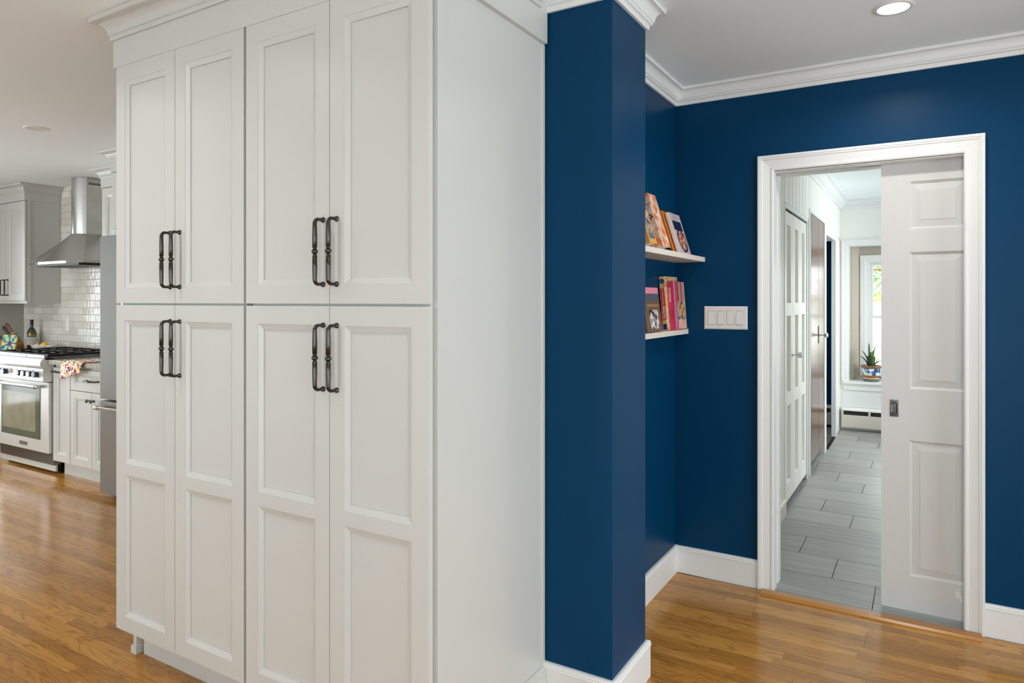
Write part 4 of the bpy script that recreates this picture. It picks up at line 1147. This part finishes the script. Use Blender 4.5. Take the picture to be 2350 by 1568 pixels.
# --- hood
hd = thing('range_hood', 'stainless steel chimney hood above the gas range', 'range hood', (-6.45, 3.2, 1.72))
hx0, hx1, hyf = -6.93, -5.995, 3.028
cx0, cx1, cyf = -6.52, -6.30, 3.205
def front_curve(x0, x1, yf, bulge, n=12):
    return [(x0 + (x1 - x0) * t / n, yf - bulge * (1 - (2 * t / n - 1) ** 2)) for t in range(n + 1)]
band = front_curve(hx0, hx1, hyf, .035)
top = [(x, y) for x, y in front_curve(cx0, cx1, cyf, .06)]
m = MB(); yb = KY - .011
for (p, q, z0, z1) in ((band, band, 1.722, 1.742),):
    pts = p + [(hx1, yb), (hx0, yb)]
    m.prism(pts, XY, z0, z1)
m.build('band', CHROME, hd)
m = MB()
B_ = band + [(hx1, yb), (hx0, yb)]; T_ = top + [(cx1, yb), (cx0, yb)]
for k in range(len(B_)):
    n = (k + 1) % len(B_)
    m.quad([(*B_[k], 1.742), (*B_[n], 1.742), (*T_[n], 1.992), (*T_[k], 1.992)])
m.quad([(*p, 1.742) for p in B_]); m.quad([(*p, 1.992) for p in T_])
m.build('canopy', STEEL, hd, smooth=True, autos=20)
MB().box(hx0 + .05, hx1 - .12, hyf + .02, yb - .03, 1.708, 1.7215).build('filter', BLACK, hd)
ch = MB().prism(T_, XY, 1.992, ZC - .002)
cho = ch.build('chimney', STEEL, hd, smooth=True, autos=30)
for k in range(10):
    yy = 3.225 + k * .0125
    MB().box(cx1 - .002, cx1 + .0012, yy, yy + .006, 2.425, 2.447).build('vent_slot', BLACK, cho)

# --- fridge
FRST = mat('fridge_steel', (152, 152, 149), 0.42, 0.8, var=0.03, scale=3, stretch=(60, 60, 1))
fg = thing('refrigerator', 'stainless steel french-door refrigerator beside the base cabinets', 'refrigerator', (-4.58, 3.0, 0))
FX0, FX1, FYF = -5.030, -4.130, 2.650
MB().box(FX0 + .006, FX1 - .006, 2.732, KY - .02, .035, 1.85).build('body', STEELD, fg)
for a, b in ((FX0, -4.582), (-4.578, FX1)):
    d = MB().box(a, b, FYF, 2.728, .705, 1.862).build('door', FRST, fg, bevel=.004)
    hx_ = -4.63 if a == FX0 else -4.53
    MB().tube([(hx_, FYF, .80), (hx_, FYF - .055, .80), (hx_, FYF - .06, .83), (hx_, FYF - .06, 1.50), (hx_, FYF - .055, 1.53), (hx_, FYF, 1.53)], .012, 12).build('door_handle', STEEL, d, smooth=True, autos=50)
d = MB().box(FX0, FX1, FYF, 2.728, .036, .690).build('freezer_drawer', FRST, fg, bevel=.004)
MB().tube([(-4.955, FYF - .062, .652), (-4.205, FYF - .062, .652)], .0135, 14).tube([(-4.93, FYF, .652), (-4.93, FYF - .062, .652)], .010, 10).tube([(-4.23, FYF, .652), (-4.23, FYF - .062, .652)], .010, 10).build('drawer_handle', STEEL, d, smooth=True, autos=50)
MB().lathe([(.014, 0), (.0165, .003), (.0165, .030), (.014, .033)], (-4.972, FYF - .062, .652), axis='x', seg=18).build('handle_end_cap', CHROME, d, smooth=True, autos=40)
MB().box(FX0 + .02, FX1 - .02, 2.74, KY - .03, 0, .035).build('base_grille', BLACK, fg)

# --- things on the left worktop
ZT = .9305
# knife block: slanted block
kb = thing('knife_block', 'slanted maple knife block on the worktop', 'knife block', (-7.62, 3.17, ZT))
kb.rotation_euler = (0, 0, R(28))
def local_part(root, nm, mb, m, smooth=False, autos=None, bevel=0):
    o = bpy.data.objects.new(nm, mb.mesh(nm, m, smooth)); COL.objects.link(o); o.parent = root
    if smooth and autos: smooth_by_angle(o, autos)
    if bevel:
        b = o.modifiers.new('bevel', 'BEVEL'); b.width = bevel; b.segments = 2; b.limit_method = 'ANGLE'
    return o
# profile in local (x, z): tall side at +x, sloping down to -x
local_part(kb, 'block', MB().prism([(-.095, 0), (.10, 0), (.10, .045), (.035, .155), (-.095, .065)], lambda u, v, w: (u, w, v), -.05, .05), BLOCKW, bevel=.004)
def knife(label, along, across, col, ln, fat):
    k = thing('kitchen_knife', label, 'knife', (0, 0, 0))
    nrm_ = Vector((-.090, 0, .130)).normalized()          # out of the sloping face
    base = Vector((-.095 + .130 * along, across, .065 + .090 * along))
    Mk = Matrix.Translation((-7.62, 3.17, ZT)) @ Matrix.Rotation(R(28), 4, 'Z')
    k.location = Mk @ (base + nrm_ * .002)
    dirw = (Mk.to_3x3() @ nrm_).normalized()
    k.rotation_euler = dirw.to_track_quat('Z', 'Y').to_euler()
    local_part(k, 'bolster', MB().lathe([(.007, 0), (.0085, .004), (.0075, .012)], seg=12, sx=.8, sy=1.4), STEEL, True, 40)
    local_part(k, 'handle', MB().lathe([(.007, .012), (.0095 * fat, .03), (.0085 * fat, .06), (.0105 * fat, .09), (.009 * fat, ln - .006), (.004, ln)], seg=14, sx=.8, sy=1.35), col, True, 50)
    local_part(k, 'blade', MB().box(-.001, .001, -.011, .011, -.0015, .0005), STEEL)
RW = wood_material('rosewood', (96, 44, 24), (130, 66, 38), (20, 20, 6), .3)
BH = mat('black_handle', (24, 24, 26), .35)
knife('kitchen knife with reddish wooden handle, highest in the block', .88, .012, RW, .125, 1.25)
knife('kitchen knife with black handle next to the wooden one', .62, .012, BH, .12, 1.2)
knife('short black-handled knife low in the block', .18, -.012, BH, .10, 1.15)
# painted flower tile on a little easel
ft_ = thing('painted_tile', 'blue and yellow flower-painted tile leaning on a small black easel', 'tile', (-7.365, 3.035, ZT))
ft_.rotation_euler = (0, 0, R(22))
def p_flower(N, L, v):
    d = N.new('ShaderNodeVectorMath'); d.operation = 'DISTANCE'; L.new(v, d.inputs[0]); d.inputs[1].default_value = (0.01, 0.0, .072)
    s = N.new('ShaderNodeSeparateXYZ'); L.new(mapped(N, L, v, (1, 1, 1), loc=(-.01, 0, -.072)), s.inputs[0])
    at = N.new('ShaderNodeMath'); at.operation = 'ARCTAN2'; L.new(s.outputs['Z'], at.inputs[0]); L.new(s.outputs['X'], at.inputs[1])
    n = N.new('ShaderNodeTexNoise'); n.inputs['Scale'].default_value = 28; L.new(v, n.inputs['Vector'])
    mu = N.new('ShaderNodeMath'); mu.operation = 'MULTIPLY_ADD'; mu.inputs[1].default_value = 7.0; L.new(at.outputs[0], mu.inputs[0])
    n8 = N.new('ShaderNodeMath'); n8.operation = 'MULTIPLY'; n8.inputs[1].default_value = 9.0; L.new(n.outputs['Fac'], n8.inputs[0]); L.new(n8.outputs[0], mu.inputs[2])
    si = N.new('ShaderNodeMath'); si.operation = 'SINE'; L.new(mu.outputs[0], si.inputs[0])
    mr = N.new('ShaderNodeMapRange'); mr.inputs[1].default_value = -1; L.new(si.outputs[0], mr.inputs[0])
    petals = ramp_of(N, L, mr.outputs[0], [(0, (40, 120, 170)), (.3, (90, 180, 190)), (.5, (150, 200, 150)), (.7, (238, 222, 140)), (1, (240, 206, 130))], 'LINEAR')
    mx = N.new('ShaderNodeMix'); mx.data_type = 'RGBA'; mx.inputs['B'].default_value = rgb(96, 84, 130)
    st = N.new('ShaderNodeMath'); st.operation = 'LESS_THAN'; st.inputs[1].default_value = .024; L.new(d.outputs['Value'], st.inputs[0])
    L.new(st.outputs[0], mx.inputs['Factor']); L.new(petals, mx.inputs['A']); return mx.outputs['Result']
tm = MB().box(-.076, .076, 0, .008, .008, .156).mesh('tile_face', print_mat('painted_flower', p_flower, .15))
o = bpy.data.objects.new('tile_face', tm); COL.objects.link(o); o.parent = ft_; o.rotation_euler = (R(-16), 0, 0)
local_part(ft_, 'easel', MB().tube([(-.04, -.022, .003), (-.04, .006, .003), (-.04, .075, .003)], .003, 6).tube([(.04, -.022, .003), (.04, .075, .003)], .003, 6).tube([(-.04, -.022, .003), (-.04, -.024, .022)], .003, 6).tube([(.04, -.022, .003), (.04, -.024, .022)], .003, 6).tube([(-.04, .012, .003), (0, .050, .125)], .003, 6).tube([(.04, .012, .003), (0, .050, .125)], .003, 6).tube([(0, .050, .125), (0, .085, .003)], .003, 6), BLACK, True, 50)
# bottle
bt = thing('wine_bottle', 'dark green wine bottle with white label', 'bottle', (-7.49, 3.30, ZT))
BG = mat('bottle_glass', (40, 42, 18), 0.06, var=0.1, spec=0.7, coat=0.6)
local_part(bt, 'glass_body', MB().lathe([(0, .002), (.036, .0), (.0385, .006), (.0385, .150), (.036, .172), (.026, .196), (.016, .208), (.0138, .220), (.0135, .238)], seg=32), BG, True, 50)
local_part(bt, 'capsule', MB().lathe([(.0140, .228), (.0142, .272), (.0155, .274), (.0155, .284), (.0145, .287), (0, .287)], seg=24), mat('capsule_black', (20, 20, 22), .4), True, 40)
local_part(bt, 'label', MB().lathe([(.0386, .040), (.0389, .040), (.0389, .118), (.0386, .118)], seg=32), mat('label_white', (214, 214, 212), .6, var=.05, scale=60), True, 40)
local_part(bt, 'neck_band', MB().lathe([(.0375, .130), (.0388, .131), (.0388, .142), (.0375, .143)], seg=32), mat('band_gold', (190, 150, 60), .35, .6), True, 40)
# oval dish with lemon and garlic
ds = thing('oval_dish', 'white oval dish with handles holding a lemon and garlic', 'dish', (-7.13, 3.235, ZT))
CER = mat('white_ceramic', (232, 230, 220), .2, var=.01)
local_part(ds, 'bowl', MB().lathe([(0, .004), (.085, .0), (.095, .006), (.118, .048), (.124, .050), (.122, .054), (.112, .051), (.090, .014), (0, .012)], seg=40, sx=1.15, sy=.72), CER, True, 50)
for s_ in (-1, 1):
    local_part(ds, 'handle', MB().tube([(s_ * .13, -.03, .044), (s_ * .158, -.024, .046), (s_ * .166, 0, .046), (s_ * .158, .024, .046), (s_ * .13, .03, .044)], .006, 8), CER, True)
lm = tag(MB().lathe([(0, -.042), (.006, -.039), (.012, -.034), (.024, -.020), (.029, 0), (.024, .020), (.012, .034), (.006, .039), (0, .042)], (-7.105, 3.235, ZT + .052), axis='x', seg=24).build('lemon', mat('lemon_skin', (240, 190, 30), .4, var=.08, scale=80, bump=.3, bscale=300), smooth=True), 'yellow lemon lying in the white oval dish', 'lemon')
for i, (gx, gy) in enumerate(((-7.195, 3.215), (-7.170, 3.268))):
    g = thing('garlic_bulb', 'garlic bulb %s the lemon in the oval dish' % ('beside', 'behind')[i], 'garlic', (gx, gy, ZT + .020))
    local_part(g, 'bulb', MB().lathe([(0, .0), (.014, .001), (.024, .012), (.025, .022), (.018, .034), (.008, .042)], seg=14), mat('garlic_skin', (232, 222, 206), .6, var=.08, scale=90), True)
    local_part(g, 'stem', MB().lathe([(.008, .041), (.005, .050), (.004, .062), (0, .063)], seg=10), mat('garlic_stem', (214, 196, 166), .7), True)

# --- dish towel draped over the worktop edge
def p_towel(N, L, v):
    a = N.new('ShaderNodeTexVoronoi'); a.inputs['Scale'].default_value = 44; L.new(v, a.inputs['Vector'])
    col = ramp_of(N, L, a.outputs['Color'], [(0, (216, 58, 40)), (.25, (240, 160, 40)), (.42, (72, 110, 60)), (.55, (226, 120, 90)), (.7, (46, 70, 130)), (.85, (236, 190, 60))])
    st = N.new('ShaderNodeMath'); st.operation = 'LESS_THAN'; st.inputs[1].default_value = .48; L.new(a.outputs['Distance'], st.inputs[0])
    mx = N.new('ShaderNodeMix'); mx.data_type = 'RGBA'; mx.inputs['A'].default_value = rgb(240, 234, 222)
    L.new(st.outputs[0], mx.inputs['Factor']); L.new(col, mx.inputs['B']); return mx.outputs['Result']
tw = MB(); nu, nv = 16, 22
grid = []
for j in range(nv + 1):
    t = j / nv; row = []
    for i in range(nu + 1):
        u = i / nu
        s_ = t * .40                                   # arc length from the back
        top_len = .26
        rip = .004 * math.sin(u * 9 + t * 3) + .003 * math.sin(u * 17 - t * 5)
        x = -5.735 + u * .27 + (.10 * (1 - t) * (0.4 + .6 * u))
        if s_ < top_len:
            y, zz = 3.00 - s_, ZT + .0035 + abs(rip) * .8 + .006 * (1 - u) * t
        else:
            dz = s_ - top_len
            y, zz = 2.738 - .010 - rip * .8 - .004 * math.sin(u * 7), ZT + .003 - dz * (0.55 + .45 * (1 - u))
            if dz < .02: y = 2.742 - .012 * dz / .02
        row.append((x, y, zz))
    grid.append(row)
for j in range(nv):
    for i in range(nu):
        tw.quad([grid[j][i], grid[j][i + 1], grid[j + 1][i + 1], grid[j + 1][i]])
o = tw.build('dish_towel', print_mat('towel_print', p_towel, .9), smooth=True)
so_ = o.modifiers.new('thick', 'SOLIDIFY'); so_.thickness = .0022; so_.offset = 0
tag(o, 'flower-printed dish towel hanging over the worktop edge beside the range', 'dish towel')
